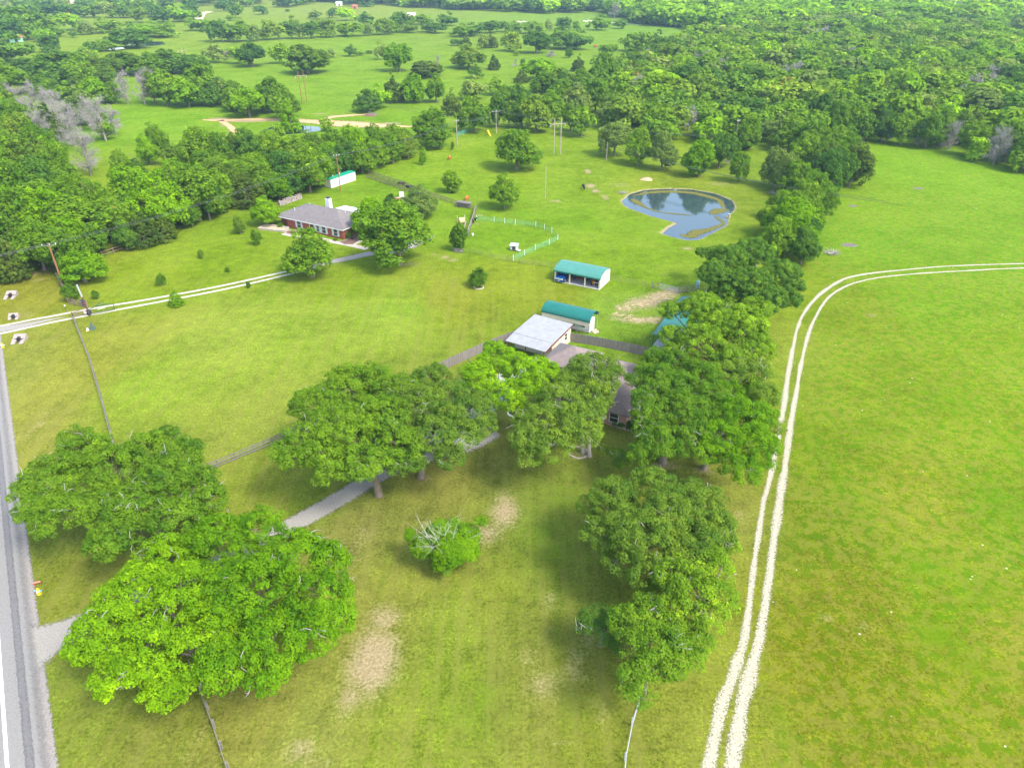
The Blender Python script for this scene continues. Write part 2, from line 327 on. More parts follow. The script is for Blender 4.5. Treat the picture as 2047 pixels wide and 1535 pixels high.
# ------------------------------------------------------------------ roads, tracks, drives: thin sheets with ragged edges
def track_mat(name, c1, c2, rag=.5, nsc=1.6, thin=.0, mid=None, speck=None):
    m, n, l, b = new_mat(name); g = node(n, 'ShaderNodeNewGeometry'); at = node(n, 'ShaderNodeAttribute'); at.attribute_name = 'edge'
    no = node(n, 'ShaderNodeTexNoise'); no.inputs['Scale'].default_value = nsc*2.2; no.inputs['Detail'].default_value = 8; no.inputs['Roughness'].default_value = .82; l.new(g.outputs[0], no.inputs[0])
    nf = node(n, 'ShaderNodeTexNoise'); nf.inputs['Scale'].default_value = nsc*5; nf.inputs['Detail'].default_value = 5; nf.inputs['Roughness'].default_value = .8; l.new(g.outputs[0], nf.inputs[0])
    r = node(n, 'ShaderNodeValToRGB'); r.color_ramp.elements[0].position = .33; r.color_ramp.elements[1].position = .62
    r.color_ramp.elements[0].color = (*c1, 1); r.color_ramp.elements[1].color = (*c2, 1)
    l.new(nf.outputs[0], r.inputs[0]); l.new(r.outputs[0], b.inputs['Base Color'])
    b.inputs['Roughness'].default_value = .9; b.inputs['Specular IOR Level'].default_value = .1
    s = node(n, 'ShaderNodeMath', operation='MULTIPLY_ADD'); l.new(no.outputs[0], s.inputs[0]); s.inputs[1].default_value = rag*4; s.inputs[2].default_value = -rag*2 - thin
    a2 = node(n, 'ShaderNodeMath', operation='ADD'); l.new(s.outputs[0], a2.inputs[0]); l.new(at.outputs['Fac'], a2.inputs[1])
    mr = node(n, 'ShaderNodeMapRange'); mr.inputs[1].default_value = .22; mr.inputs[2].default_value = .5; l.new(a2.outputs[0], mr.inputs[0])
    l.new(mr.outputs[0], b.inputs['Alpha'])
    bp = node(n, 'ShaderNodeBump'); bp.inputs['Strength'].default_value = .4; bp.inputs['Distance'].default_value = .05; l.new(nf.outputs[0], bp.inputs['Height']); l.new(bp.outputs[0], b.inputs['Normal'])
    return m
def smooth_line(pts, step=1.0):
    pts = [np.array(p, float) for p in pts]; out = []
    for i in range(len(pts)-1):
        p0 = pts[max(i-1, 0)]; p1 = pts[i]; p2 = pts[i+1]; p3 = pts[min(i+2, len(pts)-1)]
        k = max(2, int(np.linalg.norm((p2-p1)[:2])/step))
        for j in range(k):
            t = j/k; out.append(.5*((2*p1)+(-p0+p2)*t+(2*p0-5*p1+4*p2-p3)*t*t+(-p0+3*p1-3*p2+p3)*t**3))
    out.append(pts[-1]); return out
def strip(name, pts, width, z, mat, label=None, bits=None, parent=None):
    """pts: world (x,y[,w]) line"""
    L = smooth_line([(p[0], p[1], p[2] if len(p) > 2 else width) for p in pts]); V = []; E = []; Fs = []
    cs = (-1.25, -.6, 0, .6, 1.25); es = (-.15, .7, 1, .7, -.15)
    for i, p in enumerate(L):
        q = L[min(i+1, len(L)-1)]-L[max(i-1, 0)]; nn = np.array([-q[1], q[0]])/(np.hypot(q[0], q[1])+1e-9)
        for c_, e_ in zip(cs, es):
            V.append((p[0]+nn[0]*c_*p[2]/2, p[1]+nn[1]*c_*p[2]/2, z)); E.append(e_)
        if i:
            o = i*5
            for j in range(4): Fs.append((o-5+j, o+j, o+j+1, o-5+j+1))
    me = npmesh(name, np.array(V), np.array(Fs)[:, ::-1] if False else np.array(Fs))
    a = me.attributes.new('edge', 'FLOAT', 'POINT'); a.data.foreach_set('value', np.array(E, np.float32))
    o = link(name, me, mat, parent); return tag(o, label, None, None, 'structure')
chalk = track_mat('white_caliche_gravel', (.24,.22,.13), (.46,.42,.33), 1.1, 2.0, thin=.2)
grav = track_mat('grey_gravel', (.17,.152,.128), (.32,.30,.26), .5, 1.3)
buff = track_mat('buff_gravel', (.30,.27,.18), (.50,.46,.38), .7, 1.8, thin=.05)
# county road with painted line
roadR = [G(*p) for p in [(7,740),(16,849),(25,911),(36,1032),(55,1086),(69,1178),(88,1331),(93,1535)]]
rd = np.polyfit([p[1] for p in roadR], [p[0] for p in roadR], 1)
ry = np.arange(-60, 260, 4.0); rx = np.polyval(rd, ry)
ddx = np.array([rd[0], 1])/np.hypot(rd[0], 1); nrm = np.array([-ddx[1], ddx[0]])
asph = pm('asphalt', (.34,.335,.34), .9, .16, .5, stretch=(1,1,1), bump=.2)
def offs(o): return [(x+nrm[0]*o, y+nrm[1]*o) for x, y in zip(rx, ry)]
def asphalt_mat():
    m = track_mat('worn_asphalt', (.168,.16,.15), (.24,.228,.208), .12, 1.0); return m
strip('road', offs(4.0), 8.2, .012, asphalt_mat())
strip('road_shoulder', offs(.2), 1.3, .004, track_mat('shoulder_gravel', (.15,.135,.115), (.30,.27,.245), .8, 1.3))
strip('road_tyre_wear', offs(1.55), 1.0, .016, track_mat('tyre_worn_asphalt', (.115,.11,.108), (.165,.16,.155), .45, .9, thin=.3))
line_mat = pm('road_paint', (.8,.8,.79), .6, .12, 3)
lm = MB(); lo = offs(3.0); hi = offs(3.28)
for i in range(len(lo)-1): lm.poly([(*lo[i], .02), (*lo[i+1], .02), (*hi[i+1], .02), (*hi[i], .02)])
lmo = lm.build('road_line', line_mat); lmo['kind'] = 'structure'
# pasture two-track
TL = [(1405,1600,42),(1416,1535,34),(1443,1410,32),(1458,1372,29),(1475,1318,26),(1488,1275,20),(1506,1140,14),(1527,1000,13),(1535,975,14),(1545,930,13),(1561,840,13),(1568,805,12),(1583,705,9),(1600,640,8),(1628,599,8),(1660,573,9),(1693,556,9),(1738,547,8),(1803,540,7),(1901,532,6),(2047,527,5),(2300,521,5),(2600,523,5)]
TR = [(1452,1600,42),(1463,1535,32),(1483,1410,34),(1518,1275,24),(1539,1140,18),(1559,1000,20),(1568,940,17),(1581,847,14),(1588,805,11),(1606,705,8),(1624,648,7),(1650,602,7),(1680,578,7),(1712,565,7),(1758,555,6),(1836,547,6),(1940,541,5),(2047,536,5),(2300,531,4),(2600,531,4)]
def pxline(L):
    out = []
    for p in L:
        x, y = G(p[0], p[1]); wd = p[2]*dep(x, y)/F if len(p) > 2 else 1; out.append((x, y, wd))
    return out
def tl(L):                # rut width wanders along the track
    L2 = smooth_line([(x, y, min(max(wd*1.15, .85), 1.85)) for x, y, wd in pxline(L)], 2.2); rr = random.Random(len(L))
    return [(p[0]+rr.uniform(-.05,.05), p[1], p[2]*rr.uniform(.72, 1.15)) for p in L2]
strip('gravel_track', tl(TL), 1, .01, chalk); strip('gravel_track', tl(TR), 1, .015, chalk)
# drive to the brick house, two pale ruts
D1 = [(-120,672),(0,652),(60,640),(110,631),(178,618),(300,598),(450,570),(600,536),(640,524)]
D2 = [(-120,690),(0,667),(60,654),(110,643),(178,630),(300,607),(450,578),(600,543),(640,530)]
strip('gravel_drive', [(x, y, 1.0) for x, y, _ in pxline(D1)], 1, .01, buff)
strip('gravel_drive', [(x, y, 1.0) for x, y, _ in pxline(D2)], 1, .01, buff)
strip('gravel_drive', [(*G(*p), wd) for p, wd in [((-140,690),7),((-30,664),3.4),((40,652),2.6),((90,641),1.2),((130,634),.3)]], 1, .007, grav)
strip('gravel_drive', [(*G(*p), wd) for p, wd in [((625,530),2.6),((690,518),2.8),((735,508),3.2),((790,500),4.5),((830,485),4.5),((860,470),3.2)]], 1, .013, grav)
# near drive under the oaks
strip('gravel_drive', [(*G(*p), wd) for p, wd in [((60,1295),8),((105,1275),5),((180,1240),3.5),((330,1170),3.2),((480,1105),3.0),((610,1035),3.1),((690,990),3.2),((745,955),3.4),((800,920),4.5),((870,895),6),((930,880),6),((990,860),3.5)]], 1, .008, grav)
strip('gravel_drive', [(*G(*p), wd) for p, wd in [((900,890),6),((915,840),6),((960,800),5.5),((1010,770),5),((1070,735),5)]], 1, .016, pm('concrete', (.33,.32,.30), .85, .12, .6))
# ------------------------------------------------------------------ the ponds
def water_mat(name, c):   # murky farm pond
    m, n, l, b = new_mat(name); b.inputs['Base Color'].default_value = (*c, 1); b.inputs['Roughness'].default_value = .06
    b.inputs['IOR'].default_value = 1.5; b.inputs['Specular IOR Level'].default_value = .8
    g = node(n, 'ShaderNodeNewGeometry'); no = node(n, 'ShaderNodeTexNoise'); no.inputs['Scale'].default_value = 1.5; no.inputs['Detail'].default_value = 3; l.new(g.outputs[0], no.inputs[0])
    bp = node(n, 'ShaderNodeBump'); bp.inputs['Strength'].default_value = .05; bp.inputs['Distance'].default_value = .03; l.new(no.outputs[0], bp.inputs['Height']); l.new(bp.outputs[0], b.inputs['Normal'])
    return m
wm = water_mat('pond_water', (.03,.05,.055))
def flat(name, poly, z, mat, grow=0):
    cx = sum(p[0] for p in poly)/len(poly); cy = sum(p[1] for p in poly)/len(poly)
    m = MB(); m.poly([(cx+(x-cx)*(1+grow), cy+(y-cy)*(1+grow), z) for x, y in poly]); return m.build(name, mat)
po = flat('water', PONDW, -.2, wm, .03); tag(po, 'round farm pond with a narrow inlet, edged with algae', None, None, 'structure')
po2 = flat('water', POND2, -.25, wm, .04); tag(po2, 'small far pond inside a sandy dam', None, None, 'structure')
po3 = flat('water', [G(*p) for p in [(255,88),(285,84),(325,84),(332,90),(300,93),(262,93)]], .02, wm); po3['kind'] = 'structure'
po4 = flat('water', [G(*p) for p in [(215,98),(245,95),(250,98),(220,101)]], .02, wm); po4['kind'] = 'structure'
al = track_mat('pond_algae', (.075,.085,.015), (.15,.135,.03), .9, 1.3, thin=.1)
am = MB()
def Zp(q, wd): return (*G(1230+q[0]*.1319, 340+q[1]*.1319), wd)
strip('algae', [Zp(q, wd) for q, wd in [((260,380),0.5),((380,362),1.5),((500,335),2.7),((800,318),3.0),((1150,335),3.0),((1400,390),2.9),((1560,440),2.2),((1615,500),1.6),((1640,560),1.4)]], 1, -.19, al, 'brown green algae rim along the far bank of the pond')
strip('algae', [Zp(q, wd) for q, wd in [((1720,590),0.6),((1600,600),4.4),((1500,640),3.1),((1440,660),1.0)]], 1, -.18, al, 'algae tongue at the right side of the pond')
strip('algae', [Zp(q, wd) for q, wd in [((1510,690),0.6),((1580,740),1.5),((1640,800),1.1),((1540,850),1.8),((1400,900),2.6),((1250,930),4.1),((1120,1000),3.1),((1000,965),1.3)]], 1, -.17, al, 'algae along the near right bank of the pond')
strip('algae', [Zp(q, wd) for q, wd in [((240,430),1.0),((320,470),2.8),((390,520),2.0),((470,560),1.1),((580,600),1.0),((700,630),0.6),((900,655),1.2),((1050,665),0.9),((1150,680),0.5)]], 1, -.16, al, 'thin curved algae line across the pond')
for o in C.objects:
    if o.name.startswith('algae'): o['kind'] = 'stuff'

dam = track_mat('orange_sand_bank', (.40,.21,.09), (.54,.36,.20), .7, .35)
for L_ in ([((405,240),1.5),((440,241),4),((500,239),4.5),((560,240),5),((620,243),7),((660,246),10),((700,249),12),((745,251),9),((800,253),4),((840,254),1)], [((640,243),2),((662,235),4),((700,231),4),((735,229),1.5)], [((440,241),3),((458,252),3),((468,262),3),((480,268),1)]):
    strip('sand_bank', [(*G(*p), wd) for p, wd in L_], 1, .02, dam)
strip('sand_bank', [(*G(*p), wd) for p, wd in [((1345,583),4),((1325,592),7),((1300,602),9),((1270,610),8),((1235,618),4)]], 1, .006, track_mat('tan_dirt', (.26,.19,.08), (.40,.32,.19), 1.3, .5, thin=.55))
strip('sand_bank', [(*G(*p), wd) for p, wd in [((1320,638),4),((1290,640),5),((1255,634),5),((1225,626),3)]], 1, .006, MATS.get('x') or bpy.data.materials['tan_dirt'])
# ------------------------------------------------------------------ foliage colours
foliage('leaf_mid', (0.049,0.137,0.012), (0.317,0.482,0.023), (.975, (.26,.19,.06)))
foliage('leaf_bright', (0.060,0.171,0.007), (0.352,0.575,0.010), (.985, (.30,.24,.03)))
foliage('leaf_dark', (0.032,0.105,0.019), (0.185,0.319,0.027))
foliage('leaf_pale', (0.075,0.147,0.034), (0.336,0.421,0.068))
foliage('leaf_olive', (0.047,0.124,0.016), (0.333,0.449,0.036), (.96, (.32,.20,.05)))
foliage('leaf_cedar', (0.038,0.091,0.015), (0.214,0.279,0.034), (.94, (.20,.14,.06)))
foliage('leaf_lime', (0.080,0.203,0.008), (0.435,0.662,0.013))
LEAF = {k: MATS['leaf_'+k] for k in ('mid','bright','dark','pale','olive','cedar','lime')}
bark = pm('oak_bark', (.19,.155,.12), .95, .4, 3, bump=.5, stretch=(3,3,.6))
palebark = pm('pale_bark', (.40,.36,.31), .9, .25, 3, stretch=(3,3,.6))
deadwood = pm('bleached_wood', (.36,.33,.30), .9, .22, 3)
deadgrey = pm('grey_twigs', (.28,.26,.235), .95, .25, .6)
# ------------------------------------------------------------------ tree crowns
def unit(v): return v/(np.linalg.norm(v, axis=1, keepdims=True)+1e-9)
def cards(c, nrm_, size, rng, asp=.75):
    """leaf sprays: one irregular four sided face each"""
    n = len(c); r = unit(rng.normal(size=(n, 3))); t = unit(np.cross(nrm_, r)); b = np.cross(nrm_, t)
    s = (size*rng.uniform(.6, 1.35, n))[:, None]; V = np.empty((n, 4, 3))
    V[:, 0] = c - t*s*.5 - b*s*asp*rng.uniform(.1, .5, (n, 1)); V[:, 1] = c + t*s*rng.uniform(-.2, .2, (n, 1)) - b*s*asp*.6
    V[:, 2] = c + t*s*.55 + b*s*asp*rng.uniform(-.2, .3, (n, 1)); V[:, 3] = c - t*s*rng.uniform(-.1, .2, (n, 1)) + b*s*asp*.6
    V[:, 0] -= nrm_*s*.12; V[:, 2] -= nrm_*s*.16
    return V.reshape(-1, 3)
def puffs(lobes, n, rng, low=-.35, inner=.12):
    L = np.array(lobes, float); p = L[:, 3]**2; p /= p.sum(); out = []; dirs = []
    while len(out) < n:
        i = rng.choice(len(L), p=p); d = rng.normal(size=3); d /= np.linalg.norm(d)
        if d[2] < low: continue
        k = rng.uniform(.72, 1.02) if rng.random() > inner else rng.uniform(.3, .75)
        q = L[i, :3] + d*np.array([L[i, 3], L[i, 3], L[i, 4]])*k
        e = np.sqrt((((q-L[:, :3])/np.stack([L[:, 3], L[:, 3], L[:, 4]], 1))**2).sum(1)); e[i] = 9
        if e.min() < .62 and rng.random() > .1: continue
        out.append(q); dirs.append(d)
    return np.array(out), np.array(dirs)
def crown(name, lobes, n, pr, per, leaf, seed, low=-.35, flat_=.75, loose=.25, up=.55):
    rng = np.random.default_rng(seed); P_, D_ = puffs(lobes, n, rng, low)
    rad = pr*rng.uniform(.6, 1.35, n); cnt = np.maximum(6, (per*(rad/pr)**2).astype(int)); k = np.repeat(np.arange(n), cnt)
    d = unit(rng.normal(size=(len(k), 3)) + np.array([0, 0, .35]) + D_[k]*.5)
    rr = rad[k]*np.where(rng.random(len(k)) < loose, rng.uniform(.3, 1.35, len(k)), rng.uniform(.8, 1.05, len(k)))
    c = P_[k] + d*rr[:, None]*np.array([1, 1, flat_])
    nn = unit(d*1.05 + np.array([0, 0, up]) + rng.normal(size=d.shape)*.45)
    V = cards(c, nn, leaf, rng); Fq = np.arange(len(V)).reshape(-1, 4)
    tint = np.clip(rng.normal(.5, .2, len(k))*.6 + np.repeat(rng.uniform(-.08, .42, n), cnt), 0, 1)
    return npmesh(name, V, Fq, tint), P_
def limbs(base, fork, lobes, P_, r, rng, sec=40, lean=None):
    m = MB(); m.tips = []; b = Vector(base); f = Vector(fork)
    m.path([b-Vector((0,0,.25)), b+Vector((0,0,.25)), b.lerp(f, .55)+Vector((rng.uniform(-.12,.12), rng.uniform(-.12,.12), 0)), f], [r*1.5, r*1.15, r*.95, r*.8], 9)
    ends = []
    for L in lobes:
        e = Vector(L[:3]); mid = f.lerp(e, .5)+Vector((rng.uniform(-.6,.6), rng.uniform(-.6,.6), rng.uniform(-.3,.5)))
        m.path([f-Vector((0,0,.15)), f.lerp(mid, .5), mid, mid.lerp(e, .6)+Vector((0,0,rng.uniform(-.2,.3))), e], [r*.6, r*.45, r*.36, r*.25, r*.16], 6); ends += [(mid, r*.3), (e, r*.16)]
    for i in rng.choice(len(P_), min(sec, len(P_)), replace=False):
        q = Vector(P_[i]); e, rr = min(ends, key=lambda a: (a[0]-q).length)
        m.path([e, e.lerp(q, .5)+Vector((rng.uniform(-.3,.3), rng.uniform(-.3,.3), rng.uniform(-.1,.3))), q], [rr*.6, rr*.4, .03], 4); m.tips.append(q)
    return m
def twigs(P_, ctr, rng, k, ln=1.1, r=.035):
    """bleached dead twigs poking through the leaves"""
    m = MB()
    for i in rng.choice(len(P_), min(k, len(P_)), replace=False):
        q = Vector(P_[i]); d = (q-Vector(ctr)); d.z = abs(d.z)*.3+.5; d.normalize()
        for t in range(rng.integers(1, 4)):
            dd = (d*.5+Vector(rng.normal(size=3))*.8); dd.z = abs(dd.z)*.6; dd.normalize(); p = q; L = ln*rng.uniform(.8, 1.5); pts = [p]
            for s_ in range(3):
                dd = (dd+Vector(rng.normal(size=3))*.45).normalized(); p = p+dd*L/3; pts.append(p)
            m.path(pts, [r*1.2, r, r*.8, r*.4], 3)
            if rng.random() < .6:
                m.path([pts[2], pts[2]+(dd+Vector(rng.normal(size=3))*.8).normalized()*L*.35], [r*.7, r*.3], 3)
    return m
# ---- the big trees near the camera, each with its own crown
def big_tree(label, base, lobes, tone, h, seed, leaf=.3, group=None, per=76, pr=.55, name='oak_tree', trunk_r=.36, dens=.9, tw=26, fork=.33, low=-.55, base2=None, bk=None, cat='tree', flat_=.75, rzk=.62):
    rng = np.random.default_rng(seed); b = G3(*base)
    W = []
    for L in lobes:
        px, py, rp = L[:3]; z0 = h*.62; x, y = G(px, py, z0); W.append([x, y, rp, px, py, L[3] if len(L) > 3 else None])
    cx = sum(a[0] for a in W)/len(W); cy = sum(a[1] for a in W)/len(W); Rm = max(math.hypot(a[0]-cx, a[1]-cy) for a in W)+.5
    out = []
    for x, y, rp, px, py, zk in W:
        t = math.hypot(x-cx, y-cy)/Rm; z = h*(zk if zk else .74-.24*t*t); x, y = G(px, py, z); r = rp*dep(x, y, z)/F
        rz = min(r*rzk, (h-z)*.95+.5); out.append([x-b.x, y-b.y, z, r*.9, rz])
    vol = sum(o[3]**2 for o in out); n = int(vol*4.6/(pr*pr)*dens)
    me, P_ = crown('crown', out, n, pr, per, leaf*.58, seed, low, flat_, .1)
    root = empty(name, b, 0, label, cat, group)
    link('crown', me, LEAF[tone], root)
    fk = ((cx-b.x)*.12, (cy-b.y)*.12, h*fork)
    lm_ = limbs((0,0,0), fk, out, P_, trunk_r, rng, int(n*.09)); nf0 = len(lm_.f)
    if tw: tm_ = twigs(lm_.tips, (0, 0, h*.3), rng, int(tw*.55)); lm_.add(tm_.v, tm_.f)
    to = lm_.build('trunk', bk or bark, root, True)
    if tw: to.data.materials.append(deadwood); mi = np.zeros(len(to.data.polygons), np.int32); mi[nf0:] = 1; to.data.polygons.foreach_set('material_index', mi)
    if base2:
        c2 = G3(*base2)-b; limbs(c2, (c2.x*.8, c2.y*.8, h*.45), out[:3], P_, trunk_r*.8, rng, 10).build('trunk', bk or bark, root, True)
    return root
big_tree('broad bright green oak at the roadside, its crown hanging over the drive mouth', (300,1345), [(205,1270,72),(262,1195,72),(330,1120,72),(290,1300,80),(370,1190,80),(385,1310,78),(440,1230,70),(455,1170,60),(290,1170,60),(235,1350,48),(330,1372,48),(170,1275,45)], 'bright', 10.5, 11, leaf=.31, tw=70, trunk_r=.42)
big_tree('rounded bright green oak filling the left foreground, right half of the roadside pair', (525,1265), [(440,1085,74),(515,1058,56),(590,1112,70),(640,1190,66),(500,1180,92),(545,1285,76),(620,1270,56),(655,1120,44),(450,1330,62),(530,1350,42),(400,1045,36),(665,1235,44)], 'bright', 11, 12, leaf=.31, tw=75, trunk_r=.45)
big_tree('olive green oak overhanging the road, leftmost of the near trees', (215,1075), [(100,960,66),(175,908,58),(235,938,70),(75,1012,46),(140,1020,50),(95,1048,34),(215,1015,56),(290,905,56),(50,985,30),(150,880,35)], 'mid', 10, 13, leaf=.3, tw=60)
big_tree('wide olive green oak behind the rail fence corner, between the road oak and the lawn', (330,1100), [(335,960,70),(390,970,50),(270,1010,62),(215,1085,44),(345,1035,52),(418,998,36),(370,905,42),(250,1060,50),(330,880,36)], 'mid', 10.5, 14, leaf=.3, tw=50)
big_tree('tall domed green oak over the drive with its left limbs across the fence', (757,990), [(700,775,62),(630,812,56),(680,860,74),(600,880,48),(745,760,48),(660,935,44),(760,835,66),(790,780,50),(720,925,50),(585,915,32),(640,905,44),(800,890,52),(560,905,24),(750,930,40)], 'mid', 13, 15, leaf=.3, tw=70, trunk_r=.45)
big_tree('yellow tinged oak over the drive, its grey trunk showing at the lawn edge', (842,955), [(835,815,64),(800,790,44),(780,850,44),(895,795,50),(865,870,54),(940,825,50),(925,872,44),(810,920,46),(900,915,30),(965,850,28),(880,840,52),(800,870,40),(850,760,36),(960,800,26),(880,745,24)], 'olive', 12, 16, leaf=.29, tw=60, trunk_r=.42)
big_tree('light green oak before the grey metal shed roof, white ring at its foot', (1032,828), [(1000,722,48),(1090,750,38),(1060,770,36),(955,752,40),(1040,738,44),(1010,790,42),(935,720,0.1),(970,790,34),(1050,790,34),(1075,735,30),(990,700,26),(925,775,24)], 'bright', 11.5, 17, leaf=.3, tw=25)
big_tree('twin trunked oak in front of the long brown roof', (1166,905), [(1120,800,54),(1150,760,42),(1190,790,40),(1150,845,54),(1085,835,42),(1055,880,40),(1130,762,36),(1105,890,40),(1060,845,34),(1175,870,32),(1060,915,22),(1185,820,30),(1210,900,12,.25)], 'olive', 12.5, 18, leaf=.29, tw=45, base2=(1178,912), trunk_r=.3, bk=palebark)
big_tree('thin crowned oak with pale limbs leaning over the brown roof', (1190,860), [(1180,728,34),(1205,765,32),(1215,730,24),(1160,735,26),(1185,800,30),(1225,745,20)], 'olive', 12, 19, leaf=.28, tw=40, dens=1.0, bk=palebark)
big_tree('grey green oak hiding the right end of the brown roof', (1325,925), [(1325,765,52),(1295,745,28),(1290,795,30),(1310,715,30),(1300,825,38),(1365,820,58),(1320,880,48),(1400,755,50),(1385,880,50),(1350,725,34),(1290,860,26),(1425,800,44),(1240,915,24,.3),(1355,770,44),(1265,760,18),(1280,905,26)], 'mid', 12.5, 20, leaf=.3, tw=75, trunk_r=.45)
big_tree('vivid green oak beside the white two-track, right of the brown roofed house', (1407,937), [(1470,835,60),(1500,885,52),(1440,880,50),(1480,935,42),(1520,830,36),(1535,890,26),(1450,790,42),(1410,900,36),(1500,780,36),(1540,935,18)], 'bright', 11.5, 21, leaf=.29, tw=25)
big_tree('sparse dull oak leaning over the white two-track', (1500,850), [(1500,745,40),(1470,720,42),(1530,790,30),(1550,850,22),(1450,750,36),(1520,740,28)], 'olive', 10.5, 22, leaf=.3, tw=25, dens=.8)
big_tree('tall green oak between the green shed roof and the two-track bend', (1440,790), [(1400,618,48),(1450,592,44),(1480,650,60),(1400,680,50),(1515,695,38),(1345,672,30),(1460,720,44),(1430,640,56),(1340,620,24),(1510,620,34),(1350,700,28)], 'mid', 13, 23, leaf=.34, tw=45, trunk_r=.45)
big_tree('dark domed oak inside the bend of the two-track', (1510,640), [(1455,518,44),(1505,508,46),(1560,548,42),(1500,570,52),(1425,545,34),(1570,595,32),(1530,600,38),(1460,570,44),(1590,570,20),(1410,505,18)], 'dark', 12.5, 24, leaf=.38, tw=30, trunk_r=.42)
big_tree('yellowish oak with rusty tips, topmost crown of the lower right clump', (1335,1130), [(1420,1060,52),(1370,1130,54),(1300,1140,50),(1225,1000,58),(1305,985,66),(1390,1000,58),(1290,1075,74),(1205,1070,44),(1385,1085,62),(1250,1050,50),(1180,1010,24),(1340,1030,60),(1440,1040,30),(1240,1120,40)], 'olive', 12, 25, leaf=.29, tw=55, trunk_r=.42)
big_tree('darker green oak at the right side of the lower right clump', (1400,1250), [(1420,1130,48),(1390,1180,50),(1440,1190,36),(1350,1150,46),(1420,1235,38),(1400,1280,26),(1455,1090,24),(1345,1210,36),(1380,1100,46),(1330,1250,44)], 'mid', 11, 26, leaf=.27, tw=30)
big_tree('small leaved tree at the foot of the lower right clump beside the wire fence', (1285,1395), [(1370,1310,38),(1310,1240,46),(1290,1370,34),(1250,1240,34),(1290,1230,46),(1320,1290,54),(1265,1285,34),(1270,1350,34),(1345,1330,34),(1340,1260,36),(1250,1385,18),(1300,1180,26),(1290,1330,36),(1275,1400,14,.3)], 'mid', 9.5, 27, leaf=.26, tw=12, trunk_r=.26)
big_tree('small deep green tree on the left edge of the lower right clump', (1200,1290), [(1190,1235,32),(1215,1260,26),(1175,1250,20),(1230,1235,24),(1240,1290,14,.3)], 'dark', 6.5, 28, leaf=.25, tw=5, trunk_r=.18, name='oak_tree')
t = big_tree('small half dead tree with bare white branches alone on the lawn', (893,1145), [(900,1098,40,.55),(862,1085,30,.55),(930,1072,28,.6),(880,1062,26,.68),(928,1100,28,.5),(842,1095,20,.5),(822,1068,10,.6),(957,1040,9,.85),(890,1120,26,.38),(905,1050,16,.65)], 'lime' if False else 'bright', 6.2, 29, leaf=.24, tw=0, trunk_r=.2, fork=.3, name='half_dead_tree', pr=.46, dens=2.3)
rng = np.random.default_rng(5); m = MB()
def bare(m, p, d, L, r, lev, rng, nk=4, droop=0):
    pts = [p]; q = p; dd = d.copy()
    for s_ in range(4):
        dd = (dd+Vector(rng.normal(size=3))*.16+Vector((0,0,-droop))).normalized(); q = q+dd*L/4; pts.append(q)
    m.path(pts, [r, r*.85, r*.7, r*.55, r*.35], 4 if lev else 6)
    if lev > 0:
        for k in range(nk):
            i = rng.integers(1, 5); nd = (dd+Vector(rng.normal(size=3))*.62).normalized(); bare(m, pts[i], nd, L*rng.uniform(.45, .7), r*.5, lev-1, rng, nk, droop)
for dx, dz, L in ((-.6,1.1,3.6),(-.35,1.25,3.9),(-.1,1.3,4.0),(.25,1.3,3.8),(.55,1.0,3.4),(-.9,.8,3.2),(1.0,.7,3.0)):
    bare(m, Vector((dx*.3, 0, 2.2)), Vector((dx*.6, .15+rng.uniform(-.3,.4), dz)).normalized(), L*.95, .027, 2, rng, 5)
m.build('bare_branches', pm('white_dead_wood', (.46,.43,.36), .9, .15, 3), t)
# ------------------------------------------------------------------ library of trees for the middle and far distance
def lib_lobes(rng, kind):
    L = []
    if kind == 'oak':
        k = rng.integers(6, 10)
        for i in range(k):
            a = i/k*6.283+rng.uniform(-.4, .4); d = rng.uniform(1.6, 3.0); r = rng.uniform(1.5, 2.3); L.append([math.cos(a)*d, math.sin(a)*d, rng.uniform(3.0, 6.2), r, r*rng.uniform(.85, 1.2)])
        L.append([rng.uniform(-.6,.6), rng.uniform(-.6,.6), 7.2, 2.4, 2.3]); L.append([0, 0, 5.2, 2.8, 2.2])
    elif kind == 'tall':
        for i in range(9):
            a = rng.uniform(0, 6.28); z = rng.uniform(2.2, 8.2); d = rng.uniform(.8, 2.6)*(1-.07*max(0, z-5)**1.3); r = rng.uniform(1.4, 2.1); L.append([math.cos(a)*d, math.sin(a)*d, z, r, r*1.05])
        L.append([0, 0, 5.5, 2.7, 3.4])
    elif kind == 'cone':
        for z, r in ((1.4,3.6),(2.6,3.4),(4.0,2.9),(5.4,2.3),(6.6,1.6),(7.8,1.05),(8.8,.55),(9.4,.3)): L.append([rng.uniform(-.3,.3), rng.uniform(-.3,.3), z, r*1.15, 1.1 if z < 8 else .8])
    elif kind == 'shrub':
        for i in range(6):
            a = rng.uniform(0, 6.28); d = rng.uniform(.8, 2.6); r = rng.uniform(1.8, 2.6); L.append([math.cos(a)*d, math.sin(a)*d, rng.uniform(3.0, 5.5), r, r*1.3])
        L.append([0, 0, 5.5, 3.0, 4.0])
    return L
LIB = {}
